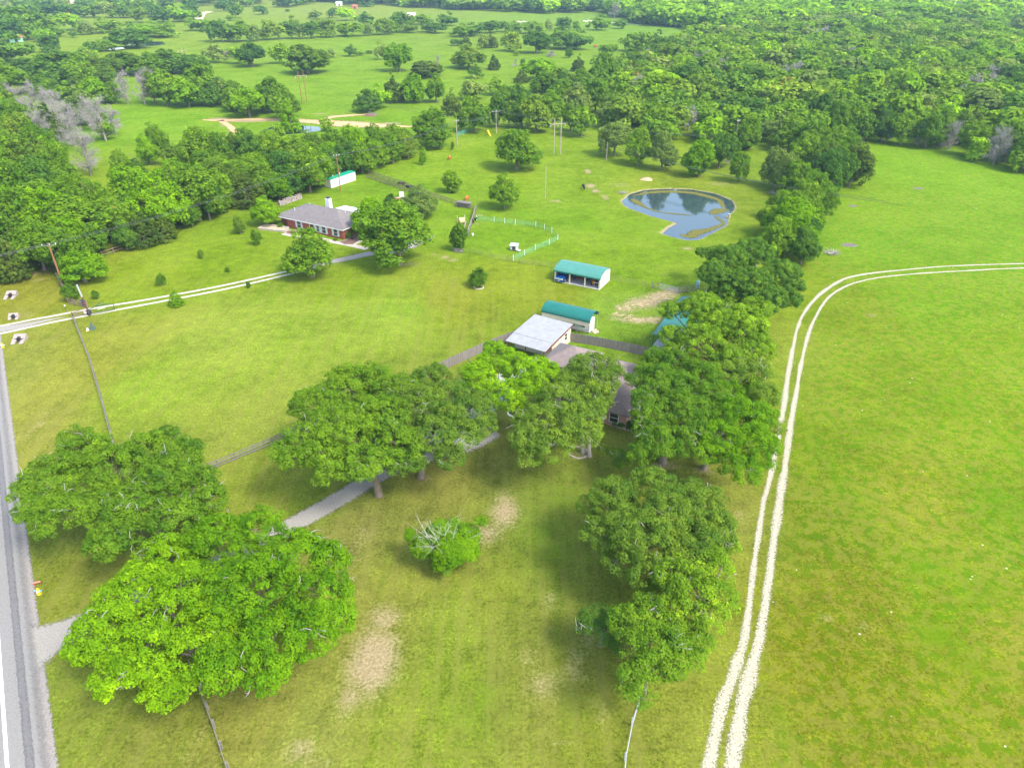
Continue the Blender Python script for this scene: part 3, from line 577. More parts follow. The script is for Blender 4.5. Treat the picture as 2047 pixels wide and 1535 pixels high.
def lib(kind, v, lod):
    key = (kind, v, lod)
    if key in LIB: return LIB[key]
    rng = np.random.default_rng(hash(kind) % 1 + v*31 + {'oak':1,'tall':2,'cone':3,'shrub':4,'dead':5}[kind]*1000)
    if kind == 'dead':
        m = MB(); nk = {0: 6, 1: 5}.get(lod, 4)
        m.path([(0,0,-.3), (0,0,2), (rng.uniform(-.4,.4), 0, 5), (0, rng.uniform(-.4,.4), 8.2)], [.32, .24, .16, .05], 6)
        n1 = 34 if lod == 0 else 26; tips = []
        for i in range(n1):
            z = rng.uniform(1.0, 8.2); a = rng.uniform(0, 6.28); L = (4.9-.42*z*.8)*rng.uniform(.75, 1.1); p = Vector((0,0,z)); pts = [p]; d = Vector((math.cos(a), math.sin(a), .35))
            for s_ in range(3): d = (d+Vector(rng.normal(size=3))*.14).normalized(); p = p+d*L/3; pts.append(p)
            m.path(pts, [.09, .07, .05, .02], 3); tips += pts[1:]
        T = np.array([tuple(q) for q in tips]); n = {0: 3000, 1: 1900}.get(lod, 700); k = rng.integers(0, len(T), n); wd = {0: .035, 1: .06}.get(lod, .2)
        s0 = T[k]+rng.normal(size=(n, 3))*.25; d = unit(rng.normal(size=(n, 3))+unit(T[k]-np.array([0,0,5]))*.8); ln = rng.uniform(.4, 1.3, n)[:, None]; sd_ = unit(np.cross(d, rng.normal(size=(n, 3))))*wd
        V = np.stack([s0-sd_*.6, s0+sd_*.6, s0+d*ln+sd_*.25, s0+d*ln-sd_*.25], 1).reshape(-1, 3)
        me1 = npmesh('twigs', V, np.arange(len(V)).reshape(-1, 4))
        tm = bpy.data.meshes.new('trunk'); tm.from_pydata(m.v, [], m.f); tm.materials.append(pm('dead_trunk_wood', (.25,.22,.20), .9, .3, 2)); me1.materials.append(deadgrey)
        LIB[key] = (me1, tm); return LIB[key]
    L = lib_lobes(rng, kind); n, pr, per, leaf = {0: (340, .66, 34, .34), 1: (130, .98, 34, .62), 2: (44, 1.55, 26, .95)}[lod]
    if kind == 'cone': n = int(n*1.25); pr *= .62; per = int(per*.75); leaf *= .8
    if kind == 'shrub': n = int(n*.8)
    me, P_ = crown('crown', L, n, pr, per, leaf, v*7+lod, -.75, .85)
    me.materials.append(LEAF['mid']); tm = None
    if lod < 2:
        hh = {'oak': 2.6, 'tall': 3.2, 'cone': 3, 'shrub': .9}[kind]
        mb = limbs((0,0,0), (0,0,hh), L if kind != 'cone' else L[1:4], P_ if kind != 'cone' else P_[P_[:, 2] < 5], .3 if kind != 'shrub' else .18, rng, 24 if lod == 0 else 8)
        tm = bpy.data.meshes.new('trunk'); tm.from_pydata(mb.v, [], mb.f); tm.materials.append(bark)
    LIB[key] = (me, tm); return LIB[key]
TREES = []          # every tree of the middle distance: (x, y, h, w, kind, tone, label, group, name, cat, px)
TN = {'mid':'green','bright':'bright green','dark':'dark green','pale':'pale','olive':'olive green','cedar':'dark olive','lime':'yellow green'}
def tree_px(cx, base, top, wd, tone='mid', kind=None, label=None, region='', name=None):
    x, y = G(cx, base); h = max(1.2, hgt(cx, base, top)*1.04); wm_ = wd*dep(x, y)/F
    kind = kind or ('cone' if tone == 'cedar' else 'dead' if tone == 'dead' else 'oak')
    if kind == 'oak' and (h < 3.6 or h/wm_ > 1.9): kind = 'shrub' if h < 3.6 else 'tall'
    TREES.append([x, y, h, wm_, kind, tone, label, region, name, cx])
# trees that stand out, each with its own label; picture points: centre, foot, top, width
for a in [
 (625,553,462,112,'mid','oak','round oak in front of the brick house, beside the pale drive'),
 (800,530,405,150,'mid','oak','large wide oak at the end of the pale drive, right of the brick house'),
 (742,478,400,64,'bright','tall','lighter green tree squeezed between the brick house and the large oak'),
 (838,436,374,78,'pale','oak','thin yellowish tree with see-through crown beside the parked junk'),
 (781,414,388,25,'dark','shrub','small dark round shrub left of the parked junk'),
 (918,502,441,40,'mid','tall','upright tree inside a small plank pen'),
 (957,573,534,42,'mid','oak','little tree with a stone ring on the open lawn'),
 (901,385,336,42,'mid','tall','young tree above the corner of the rail fence'),
 (1008,417,348,64,'mid','oak','compact oak alone in the pasture right of the fence corner'),
 (1033,339,256,100,'mid','oak','spreading oak alone in the pasture below the twin transmission poles'),
 (846,330,294,15,'lime','tall','thin young yellowish tree in the pasture'),
 (534,450,394,60,'bright','oak','small tidy tree at the left end of the brick house'),
 (481,468,430,27,'olive','oak','small round tree with a pale forked trunk on the lawn'),
 (514,489,460,22,'mid','shrub','low dense bush right of the pale forked tree'),
 (404,517,499,14,'olive','shrub','small reddish sapling in the middle of the lawn'),
 (324,572,547,20,'mid','shrub','young bush on the lawn above the pale drive, left one'),
 (455,545,534,9,'mid','shrub','tiny bush on the lawn above the pale drive'),
 (497,576,562,11,'dark','shrub','tiny bush on the lawn just below the pale drive'),
 (354,611,579,31,'bright','cone','conical young tree just below the pale drive'),
 (171,564,505,92,'lime','oak','yellow green round tree behind the tall pole'),
 (145,602,566,34,'mid','oak','rounded bush by the tall pole near the gate'),
 (192,597,580,17,'mid','shrub','small bush inside the gate'),
 (1397,354,271,66,'bright','tall','vivid green round tree behind the pond'),
 (1436,336,264,68,'dark','oak','dark round tree just right of the vivid round tree'),
 (1322,340,260,62,'pale','oak','slender pale tree left of the vivid round tree'),
 (1275,330,254,58,'mid','oak','loose tree with low crown left of the pond trees'),
 (1228,313,244,74,'pale','oak','grey limbed sparse tree with a thick trunk'),
 (1161,273,212,56,'mid','oak','slim crowned tree right of the twin transmission poles'),
 (1476,364,302,44,'mid','oak','sparse leaning tree right of the vivid round tree'),
 (1455,330,296,18,'dead','dead','small bare bush beside the leaning tree'),
 (1546,374,294,62,'pale','oak','pale sparse tree at the left end of the tree belt'),
 (1492,300,232,60,'mid','oak','feathery tree between the pond and the wood'),
 (1522,270,202,48,'olive','cone','brownish cedar at the edge of the wood above the pond'),
 (905,300,283,8,'olive','shrub','tiny bush by the hedge end') ]:
    tree_px(*a[:5], a[5], a[6])
def many(region, rows, default='mid'):
    for r in rows:
        tree_px(*r[:4], r[4] if len(r) > 4 else default, r[5] if len(r) > 5 else None, None, region)
many('in the central pasture beyond the hedge', [(937,137,91,68,'olive'),(988,140,109,28,'cedar'),(951,157,131,27,'dark'),(799,143,87,62,'bright'),(763,120,84,22,'pale'),(855,154,122,74,'cedar','shrub'),(703,113,91,25,'dark','shrub'),
 (722,112,100,12,'mid','shrub'),(738,108,101,14,'dark','shrub'),(787,205,146,46,'cedar'),(828,205,150,52,'bright'),(872,205,147,44,'mid'),(735,224,180,50,'dark'),(757,218,171,44,'bright'),(903,230,178,40,'cedar'),(944,200,154,48,'pale')])
many('at the far end of the hedgerow', [(867,294,218,88,'mid'),(948,264,195,66,'mid'),(995,255,185,44,'dark'),(1043,256,188,56,'mid'),(1071,264,192,70,'olive'),(992,190,156,36,'mid'),(1140,262,205,34,'olive'),(1012,215,170,50,'mid'),(1100,240,180,60,'mid'),(1040,225,170,50,'dark')])
many('in the clump before the right wood', [(1076,160,117,76,'bright'),(1043,166,140,32,'cedar'),(1090,185,142,60,'mid'),(1125,195,138,70,'olive'),(1165,198,140,66,'mid'),(1195,190,128,56,'mid'),(1215,185,112,48,'mid'),(1150,232,165,60,'pale'),(1190,225,160,58,'mid'),(1118,215,160,56,'mid'),(1240,150,110,30,'dark'),(1214,114,87,34,'mid'),(1205,150,104,40,'mid'),(1215,255,205,40,'pale'),(1240,235,168,58,'mid')])
many('in the row across the middle pasture', [(1071,107,62,58,'dark'),(1115,98,59,48,'dark'),(1153,100,61,48,'dark'),(1134,97,62,40,'mid'),(1021,103,64,40,'olive'),(982,96,65,30,'cedar'),(966,99,68,22,'pale'),(932,93,71,26,'cedar'),(910,92,78,22,'dark','shrub'),(924,74,49,44,'mid'),(948,72,47,36,'dark'),(978,67,41,40,'dark'),(1006,64,42,26,'dark'),(1030,67,44,30,'mid'),(1065,68,42,42,'mid'),(1127,61,35,34,'dark'),(1096,63,39,16,'pale','tall'),(1151,61,43,16,'mid'),
 (1199,61,31,34,'mid'),(1238,58,41,26,'dark'),(1175,57,49,10,'dark'),(1262,103,67,42,'mid'),(1290,103,64,42,'mid'),(1312,102,62,30,'dark'),(1274,124,95,28,'cedar'),(1156,143,110,30,'cedar'),(1137,116,98,17,'dark'),(1045,132,118,11,'dark','shrub'),(1032,112,103,12,'mid','shrub')])
many('standing dead in the middle distance', [(1270,210,156,36,'dead'),(1101,114,102,22,'dead'),(1030,132,119,12,'dead'),(1218,230,200,30,'dead'),(875,135,112,14,'dead'),(1228,37,8,28,'dead')])
many('in the far left tree rows', [(667,37,16,26,'dark'),(693,42,15,34,'lime'),(705,73,44,52,'mid'),(737,72,46,22,'pale'),(766,70,38,40,'olive'),(732,52,26,36,'dark'),(800,64,24,46,'dark'),(855,65,39,32,'dark'),(876,67,46,36,'dark'),(818,66,44,30,'olive'),(894,52,26,34,'dark'),(840,50,29,36,'mid'),(785,66,38,30,'mid'),(690,72,52,26,'mid'),
 (437,84,41,48,'dark'),(460,84,46,40,'dark'),(482,84,39,50,'mid'),(510,83,50,30,'pale'),(545,80,41,44,'olive'),(580,78,39,36,'dark'),(602,78,44,26,'pale'),(622,78,41,32,'dark'),(655,75,38,42,'olive'),(506,134,85,66,'dark'),(475,128,92,36,'mid'),(433,125,86,40,'pale'),(561,128,86,38,'mid'),(616,147,91,92,'olive'),(662,115,99,22,'pale','shrub')])
many('on the far left fields', [(262,97,59,78,'dark'),(232,96,72,34,'dark'),(188,108,82,28,'dark'),(215,103,80,42,'mid'),(104,105,69,44,'dark'),(25,124,72,74,'dark'),(144,61,25,44,'bright'),(175,70,42,34,'pale'),(215,66,37,50,'mid'),(149,76,63,16,'dark','shrub'),(118,74,54,24,'mid'),(300,74,44,60,'bright'),(260,58,43,18,'mid'),(277,70,52,26,'mid'),(330,75,48,50,'mid'),(395,62,30,40,'mid'),(340,60,42,20,'mid'),
 (445,23,2,26,'dark'),(473,37,8,30,'dark'),(522,30,10,26,'dark'),(631,39,20,26,'pale'),(465,42,31,20,'mid'),(575,24,19,10,'dark','shrub'),(583,37,31,10,'mid','shrub')])
many('in the top left tree line', [(105,34,7,42,'dark'),(130,35,8,36,'dark'),(160,35,9,38,'dark'),(190,36,8,34,'mid'),(215,36,4,36,'pale'),(240,36,8,30,'mid'),(262,36,4,36,'dark'),(280,46,14,34,'olive'),(312,36,10,30,'dark'),(330,45,16,42,'dark'),(365,44,11,44,'bright'),(388,36,12,30,'dark'),(300,34,6,34,'dark'),(350,36,8,34,'mid')])
many('in the top left wood', [(30,66,14,84,'mid'),(85,68,24,62,'mid'),(15,84,36,64,'dark'),(55,80,40,56,'mid'),(5,50,8,60,'dark'),(45,40,4,50,'dark'),(80,34,4,40,'dark'),(90,84,58,40,'bright','shrub'),(110,74,50,30,'mid')])
many('in the row behind the far pond', [(130,168,104,92,'dark'),(165,172,112,60,'mid'),(200,156,110,70,'olive'),(250,150,103,86,'olive'),(300,150,106,70,'mid'),(345,146,98,80,'dark'),(395,150,110,60,'dark'),(205,165,134,56,'olive'),(60,168,118,70,'dark'),(20,190,130,90,'mid'),(90,140,108,40,'mid'),(170,120,95,30,'mid'),(185,122,98,26,'mid','shrub')])
many('in the copse by the far pond', [(198,205,156,66,'lime'),(178,200,160,50,'olive'),(225,206,165,50,'mid'),(93,190,150,54,'mid'),(135,200,165,44,'mid'),(165,225,175,48,'pale'),(335,212,138,56,'mid'),(378,214,158,66,'bright'),(352,210,150,50,'mid'),(410,208,130,68,'mid'),(445,208,156,48,'pale'),(310,206,142,36,'olive'),(425,212,165,50,'dark'),(478,216,162,56,'mid'),(470,224,176,50,'mid'),(500,234,176,76,'bright'),(525,222,168,50,'mid'),(548,224,156,64,'mid'),(580,236,178,44,'mid'),(582,264,198,40,'bright','cone'),(566,240,190,40,'mid')])
many('in the bleached stand at left', [(256,209,148,44,'dead'),(290,209,146,38,'dead'),(310,206,140,34,'dead'),(104,228,176,44,'dead'),(70,228,165,40,'dead'),(58,262,200,48,'dead'),(88,290,225,54,'dead'),(135,262,205,60,'dead'),(150,292,228,62,'dead'),(182,350,262,74,'dead'),(212,282,200,60,'dead'),(190,262,195,54,'dead'),(232,270,215,46,'dead'),(120,245,186,50,'dead'),(40,235,170,44,'dead'),(445,275,232,1,'dead')][:-1])
many('among the dead trees at left', [(100,262,205,44,'cedar'),(215,280,232,30,'mid','shrub'),(165,250,190,50,'pale','cone'),(120,280,228,34,'cedar'),(190,240,196,44,'mid')])
many('at the back of the long hedgerow', [(320,312,246,52,'mid'),(300,330,270,50,'bright'),(345,330,290,40,'olive'),(405,345,252,92,'mid'),(450,345,262,70,'mid'),(500,340,258,76,'dark'),(545,330,262,70,'mid'),(590,335,268,76,'mid'),(630,330,262,66,'olive'),(672,326,258,60,'mid'),(712,322,250,62,'bright'),(750,312,250,56,'mid'),(790,306,250,60,'mid'),(248,350,300,44,'mid'),(275,365,318,50,'mid'),(465,290,264,34,'cedar'),(655,262,238,26,'mid','tall'),(560,285,250,30,'mid')])
many('in front of the long hedgerow', [(285,440,332,110,'lime'),(330,465,345,110,'bright'),(400,440,328,120,'mid'),(365,410,322,90,'mid'),(420,440,345,60,'dark'),(240,480,390,80,'mid'),(215,470,360,70,'mid'),(470,405,330,60,'cedar'),(500,412,340,70,'cedar'),(540,395,320,80,'mid'),(580,388,300,90,'dark'),(620,384,296,90,'mid'),(560,400,345,60,'bright'),(640,372,300,66,'mid'),(600,365,290,80,'olive'),(690,350,300,50,'dark'),(725,346,292,60,'mid'),(755,335,285,56,'mid'),(785,326,278,54,'mid'),(815,316,270,50,'olive'),(290,490,420,70,'cedar'),(330,480,425,60,'cedar'),(255,500,440,50,'dark'),(385,452,400,50,'mid','shrub'),(440,425,385,50,'mid','shrub'),(450,400,365,40,'dead'),(650,345,300,70,'mid'),(480,385,320,80,'mid'),(440,385,315,70,'olive')])
many('in the wood at the left edge', [(140,545,455,90,'mid'),(90,540,440,100,'mid'),(45,540,455,90,'cedar'),(150,520,430,84,'bright'),(190,515,445,64,'mid'),(60,500,370,120,'mid'),(110,490,372,110,'bright'),(10,505,380,110,'mid'),(160,440,348,84,'mid'),(100,435,318,110,'dark'),(45,445,320,110,'mid'),(-10,440,300,120,'mid'),(120,395,290,86,'mid'),(80,380,268,100,'olive'),(30,380,262,110,'mid'),(-20,370,250,110,'mid'),(90,345,248,80,'mid'),(50,330,228,90,'olive'),(5,325,222,96,'mid'),(40,290,200,80,'mid'),(0,280,190,90,'bright'),(30,560,470,70,'cedar'),(-40,560,440,110,'cedar'),(-30,300,180,100,'mid'),(190,440,365,60,'pale'),(165,480,400,60,'mid'),(-15,245,165,80,'mid'),(20,245,170,70,'olive'),(210,430,372,44,'mid'),(55,250,200,50,'cedar')])
many('in the belt beside the right field', [(1575,302,234,73,'mid'),(1620,312,238,80,'mid'),(1660,332,252,80,'mid'),(1640,365,281,85,'olive'),(1696,374,288,80,'cedar','shrub'),(1712,362,306,48,'mid','shrub'),(1600,350,272,75,'mid'),(1590,395,322,73,'mid'),(1566,385,308,56,'pale'),(1625,415,341,73,'mid'),(1640,440,371,58,'mid'),(1575,470,381,78,'mid'),(1575,485,398,104,'bright'),(1612,472,406,61,'mid'),(1665,380,296,68,'dark'),(1580,508,421,97,'bright'),(1622,385,322,31,'dead'),(1540,470,411,61,'mid'),(1690,345,271,61,'mid'),(1548,520,432,78),(1600,528,452,64,'dark'),(1605,325,262,62),(1645,390,300,66,'dark'),(1608,440,360,64),(1555,440,380,56),(1600,500,430,60,'dark'),(1672,355,285,60,'mid'),(1720,350,300,46,'olive')])
many('edging the right wood', [(1725,283,225,50,'mid'),(1760,284,215,52,'dark'),(1800,290,222,56,'mid'),(1850,296,225,60,'mid'),(1895,300,245,44,'dead'),(1835,292,250,36,'dead'),(1770,286,250,26,'dead'),(1935,312,240,60,'mid'),(1985,330,258,54,'dead'),(2010,325,240,60,'mid'),(1950,322,275,40,'lime','shrub'),(2040,340,262,64,'mid'),(2075,348,260,60,'mid'),(1880,292,215,60,'mid'),(1910,290,220,50,'olive'),(2035,345,300,40,'mid','shrub'),(1700,280,205,62,'mid'),(1665,282,200,66,'mid'),(1640,262,190,60,'dark')])
# the woods: fill ground polygons
def fill(region, poly, hh, sp, tones, n_max=9999, seed=1, squash=1.0):
    rg = random.Random(seed); W = [G(*p) for p in poly]; x0 = min(p[0] for p in W); x1 = max(p[0] for p in W); y0 = min(p[1] for p in W); y1 = max(p[1] for p in W)
    pts = []; cell = {}
    tries = int((x1-x0)*(y1-y0)/(sp*sp)*5)
    for _ in range(min(tries, 60000)):
        x = rg.uniform(x0, x1); y = rg.uniform(y0, y1); s = sp*(1+max(0, y-450)/900)
        if not bool(inpoly(np.array(x), np.array(y), W)): continue
        kx, ky = int(x//s), int(y//s); ok = True
        for i in (-1, 0, 1):
            for j in (-1, 0, 1):
                for q in cell.get((kx+i, ky+j, round(s)), ()):
                    if (q[0]-x)**2+(q[1]-y)**2 < s*s*.8: ok = False
        if not ok: continue
        cell.setdefault((kx, ky, round(s)), []).append((x, y)); h = rg.uniform(*hh)*(1+max(0, y-500)/2500); wd = h*rg.uniform(.95, 1.4)*(1+max(0, y-450)/1500)
        tone = rg.choices([t[0] for t in tones], [t[1] for t in tones])[0]
        kind = 'cone' if tone == 'cedar' else 'dead' if tone == 'dead' else rg.choice(['oak','oak','tall'])
        if kind == 'cone': wd *= .62
        if kind == 'dead': wd *= .7; h *= .85
        TREES.append([x, y, h, wd, kind, tone, None, region, None, ppx(x, y)])
mixw = [('mid',38),('dark',18),('olive',14),('bright',11),('pale',11),('cedar',6),('lime',2),('dead',7)]
fill('in the dense wood at right', [(1330,128),(1400,84),(1500,72),(1700,60),(2150,60),(2300,300),(2300,385),(2047,322),(1900,286),(1745,270),(1650,255),(1560,235),(1500,215),(1400,222),(1290,228),(1240,205),(1235,170),(1290,142)], (8.5, 16), 8.8, mixw, seed=3)
fill('in the wood at the left edge', [(-60,560),(40,555),(60,520),(140,520),(205,500),(150,445),(150,410),(110,370),(70,320),(20,250),(-60,200)], (10, 13), 8.5, mixw, seed=14)
fill('in the long hedgerow', [(240,485),(455,418),(560,388),(640,368),(740,338),(800,312),(800,296),(720,315),(600,330),(460,338),(395,335),(370,365),(290,400),(235,440)], (7.5, 10), 7.5, [('mid',50),('dark',15),('olive',12),('bright',14),('cedar',8)], seed=15)
fill('in the dense wood at right', [(1225,262),(1300,285),(1400,290),(1470,300),(1560,290),(1700,292),(1660,262),(1540,240),(1480,225),(1290,226),(1200,240)], (9, 12.5), 10.5, mixw, seed=4)
fill('in the far wood along the horizon', [(1290,52),(1380,56),(1500,69),(1700,57),(2200,57),(2500,-8),(900,-8),(700,8),(640,-8),(-700,-8),(-700,-2),(600,2),(905,20),(1090,28),(1200,24)], (12, 16), 14, [('mid',40),('dark',28),('lime',18),('bright',18),('pale',8)], seed=5)
fill('behind the right wood', [(1480,70),(1700,60),(2150,60),(2150,42),(1700,40),(1300,38),(1300,50)], (15, 19), 12, [('lime',45),('bright',35),('mid',30),('dead',2)], seed=6)
fill('in the far left fields', [(-600,30),(300,24),(640,14),(880,16),(880,8),(500,4),(-600,4)], (8, 13), 34, [('dark',40),('mid',30),('pale',10)], seed=7)
fill('in the woods beyond the left edge', [(-500,600),(-30,560),(-60,420),(-60,250),(0,200),(-10,140),(-20,110),(-400,80)], (9, 12), 10, mixw, seed=8)
# ---- place them: the largest in the picture are trees of their own, the rest is one far wood
vis = []; rest = []
for t in TREES:
    x, y, h, wd = t[:4]; d = dep(x, y, h*.5); t.append(max(h, wd)/d*F); px_ = ppx(x, y)
    hand = t[6] is not None
    if px_ < -60-t[-1] or px_ > 2110+t[-1]: t.append(False)
    else: t.append(True)
hand = [t for t in TREES if t[6]]; other = sorted([t for t in TREES if not t[6]], key=lambda t: -(t[10]+ (0 if t[11] else -9999) + (200 if 'dense wood' not in t[7] and 'horizon' not in t[7] and 'fields' not in t[7] and 'beyond the left' not in t[7] and 'behind the right' not in t[7] else 0)))
caps = {'leaf': 292-len(hand)-19, 'dead': 60, 'cone': 70}
NM = {'oak':'oak_tree','tall':'oak_tree','cone':'cedar_tree','dead':'dead_tree','shrub':'bush'}
WORD = {'oak':'broad tree','tall':'upright tree','cone':'cedar','dead':'bare tree','shrub':'bush'}
TREELOG = []
def place(t, lab, grp):
    x, y, h, wd, kind, tone = t[:6]; d = dep(x, y); lod = 0 if d < 260 else 1 if d < 520 else 2
    v = random.randrange(5 if kind in ('oak','tall') else 3); me, tm = lib(kind, v, lod)
    nm = NM[kind]; root = empty(nm, (x, y, -.05), random.uniform(0, 6.28), lab, {'cedar_tree':'tree','dead_tree':'dead tree','bush':'bush'}.get(nm, 'tree'), grp)
    ww = {'oak': 9.4, 'tall': 7.8, 'cone': 8.2, 'dead': 9.0, 'shrub': 8.6}[kind]; hh = {'oak': 9.9, 'tall': 10.2, 'cone': 9.9, 'dead': 9.2, 'shrub': 9.6}[kind]
    root.scale = (wd/ww, wd/ww*random.uniform(.9, 1.1), h/hh)
    c = bpy.data.objects.new('crown' if kind != 'dead' else 'branches', me); C.objects.link(c); c.parent = root
    if kind != 'dead': c.material_slots[0].link = 'OBJECT'; c.material_slots[0].material = LEAF[tone]
    if tm: k = bpy.data.objects.new('trunk', tm); C.objects.link(k); k.parent = root
    return root
sel = {}; stuff = []
for t in hand: place(t, t[6], None)
for t in other:
    kc = 'dead' if t[4] == 'dead' else 'cone' if t[4] == 'cone' else 'leaf'
    if t[11] and caps[kc] > 0: caps[kc] -= 1; sel.setdefault((t[7], t[5], WORD[t[4]]), []).append(t)
    else: stuff.append(t)
ORD = ['first','second','third','fourth','fifth','sixth','seventh','eighth','ninth','tenth','eleventh','twelfth','thirteenth','fourteenth','fifteenth']
for (reg, tone, wo), L in sel.items():
    L.sort(key=lambda t: t[9]); tn = TN.get(tone, '')
    for i, t in enumerate(L):
        base = (f'{tn} {wo} {reg}' if tone != 'dead' else (f'leafless grey tree {reg}'))
        if len(L) == 1: lab = base; g = None
        elif len(L) <= 15: lab = f'{ORD[i]} from left of {len(L)} {tn or "leafless grey"} {"bushes" if wo == "bush" else "bare trees" if tone == "dead" else wo+"s"} {reg}'; g = f'{tn or "grey"} {wo}s {reg}'
        else: lab = base; g = f'{tn or "grey"} {wo}s {reg}'
        place(t, lab, g)
# the rest of the wood as one mass
def wood_mass():
    vs = []; tint = []; mi = []; fan = []
    tones = ['mid','dark','olive','bright','pale','cedar','lime']
    src = {}
    for kind in ('oak','tall','cone'):
        for v in range(3):
            me = lib(kind, v, 2)[0]; a = np.empty(len(me.vertices)*3, np.float32); me.vertices.foreach_get('co', a)
            tt = np.empty(len(me.polygons), np.float32); me.attributes['tint'].data.foreach_get('value', tt); src[(kind, v)] = (a.reshape(-1, 3), tt)
    rg = np.random.default_rng(4)
    for t in stuff:
        x, y, h, wd, kind, tone = t[:6]
        if tone == 'dead': tone = 'pale'; kind = 'tall'
        if kind == 'shrub': kind = 'oak'
        a, tt = src[(kind, int(rg.integers(3)))]
        q = a.reshape(-1, 4, 3)
        if y > 700: k = rg.permutation(len(q))[:int(len(q)*.45)]; q = q[k]; tt = tt[k]; ctr = q.mean(1, keepdims=True); q = ctr+(q-ctr)*1.5
        an = rg.uniform(0, 6.28); ca, sa = math.cos(an), math.sin(an); s = wd/9; b = q.reshape(-1, 3)
        vs.append(np.stack([(b[:, 0]*ca-b[:, 1]*sa)*s+x, (b[:, 0]*sa+b[:, 1]*ca)*s+y, b[:, 2]*h/9.9], 1)); tint.append(np.clip(tt*.8+rg.uniform(-.25, .35), 0, 1)); mi.append(np.full(len(tt), tones.index(tone), np.int32))
    V = np.concatenate(vs); me = npmesh('woodland', V, np.arange(len(V)).reshape(-1, 4), np.concatenate(tint))
    for tn in tones: me.materials.append(LEAF[tn])
    me.polygons.foreach_set('material_index', np.concatenate(mi)); o = bpy.data.objects.new('woodland', me); C.objects.link(o)
    tag(o, 'dense green woodland stretching to the horizon', None, None, 'stuff'); print('WOOD', len(stuff), len(V)//4)
wood_mass()
print('TREES individual', {k: len(v) for k, v in sel.items() if len(v) > 14}, sum(len(v) for v in sel.values())+len(hand))
# ------------------------------------------------------------------ materials for built things
shingle = pm('grey_brown_shingle', (.165,.145,.14), .95, .2, 1.2, bump=.2); shingle2 = pm('tan_shingle', (.20,.16,.145), .95, .2, 1.4, bump=.2)
brick = pm('red_brick', (.30,.085,.055), .9, .3, 6, c2=(.20,.055,.04)); pbrick = pm('pink_brick', (.36,.22,.18), .9, .3, 6)
white = pm('white_paint', (.62,.62,.60), .6, .08, 2); cream = pm('cream_siding', (.56,.51,.41), .65, .06, 2); cream2 = pm('pale_siding', (.60,.53,.40), .6, .06, 2)
tealr = pm('teal_metal_roof', (.010,.14,.105), .5, .12, .8, spec=.5); teald = pm('deep_teal_metal', (.008,.12,.08), .5, .1, .8, spec=.5); teals = pm('sea_green_roof', (.065,.22,.165), .5, .1, .5, spec=.5)
greenr = pm('green_roof_sheet', (.01,.25,.13), .5, .15, 1); glass = pm('dark_glass', (.02,.025,.03), .12, .2, 1, spec=.8)
concrete = MATS['concrete']; slab = pm('floor_slab', (.38,.36,.34), .85, .15, .8); dark = pm('dark_steel', (.035,.035,.04), .5, .2, 2); steel = pm('galvanised', (.42,.44,.46), .4, .12, 2, metal=.3)
maroon = pm('maroon_trim', (.15,.025,.035), .5, .1, 2); greywood = pm('weathered_boards', (.19,.17,.15), .95, .35, 1.5, stretch=(3,3,.3)); brownwood = pm('brown_rails', (.21,.155,.11), .95, .3, 2)
polewood = pm('pole_wood', (.24,.115,.06), .95, .3, 2, stretch=(2,2,.3)); palepole = pm('grey_pole_wood', (.34,.29,.24), .95, .25, 2, stretch=(2,2,.3)); wirem = pm('cable', (.06,.07,.07), .6, .1, 1)
stone = pm('pale_stone', (.40,.34,.27), .95, .3, 3, bump=.3); mulch = pm('brown_mulch', (.16,.09,.065), .98, .3, 5); soil = pm('tan_soil', (.42,.34,.22), .98, .25, 3)
blue = pm('blue_car_paint', (.004,.05,.19), .2, .1, 1, spec=.9); silver = pm('silver_blue_paint', (.26,.32,.40), .3, .1, 1, spec=.8); chrome = pm('chrome_trim', (.72,.75,.8), .2, .05, 1, metal=.6); rubber = pm('tyre_rubber', (.02,.02,.02), .9, .2, 5)
orange = pm('orange_paint', (.62,.18,.01), .4, .1, 2); red = pm('red_paint', (.42,.05,.04), .5, .15, 2); yellow = pm('yellow_paint', (.72,.48,.01), .5, .1, 2); lblue = pm('light_blue_paint', (.16,.36,.58), .5, .1, 2); whitep = pm('bright_white', (.66,.66,.66), .5, .04, 2)
hay = pm('hay', (.50,.38,.18), .98, .25, 6); tarp = pm('grey_tarp', (.36,.40,.42), .7, .2, 1.5); barrel = pm('dark_blue_plastic', (.02,.04,.09), .5, .2, 2)
def frame(px, py, ang, name, label, cat, group=None):
    x, y = G(px, py); return empty(name, (x, y, 0), R(ang), label, cat, group)
def corrugated(name, base, rib_shade, way='Y', wsc=1.05):  # flat sheet; the shading of the ribs is painted as darker colour bands
    m, n, l, b = new_mat(name); tc = node(n, 'ShaderNodeTexCoord'); wv = node(n, 'ShaderNodeTexWave'); wv.bands_direction = way; wv.inputs['Scale'].default_value = wsc; wv.inputs['Distortion'].default_value = 0
    l.new(tc.outputs['Object'], wv.inputs[0]); r = node(n, 'ShaderNodeValToRGB'); r.color_ramp.elements[0].color = (*rib_shade, 1); r.color_ramp.elements[1].color = (*base, 1); r.color_ramp.elements[0].position = .1; r.color_ramp.elements[1].position = .5
    l.new(wv.outputs[0], r.inputs[0]); no = node(n, 'ShaderNodeTexNoise'); no.inputs['Scale'].default_value = 1.2; l.new(tc.outputs['Object'], no.inputs[0]); mx = node(n, 'ShaderNodeMix', data_type='RGBA', blend_type='MULTIPLY'); mx.inputs[0].default_value = .35
    l.new(r.outputs[0], mx.inputs[6]); l.new(no.outputs[0], mx.inputs[7]); l.new(mx.outputs[2], b.inputs['Base Color']); b.inputs['Roughness'].default_value = .45; b.inputs['Metallic'].default_value = .15; return m
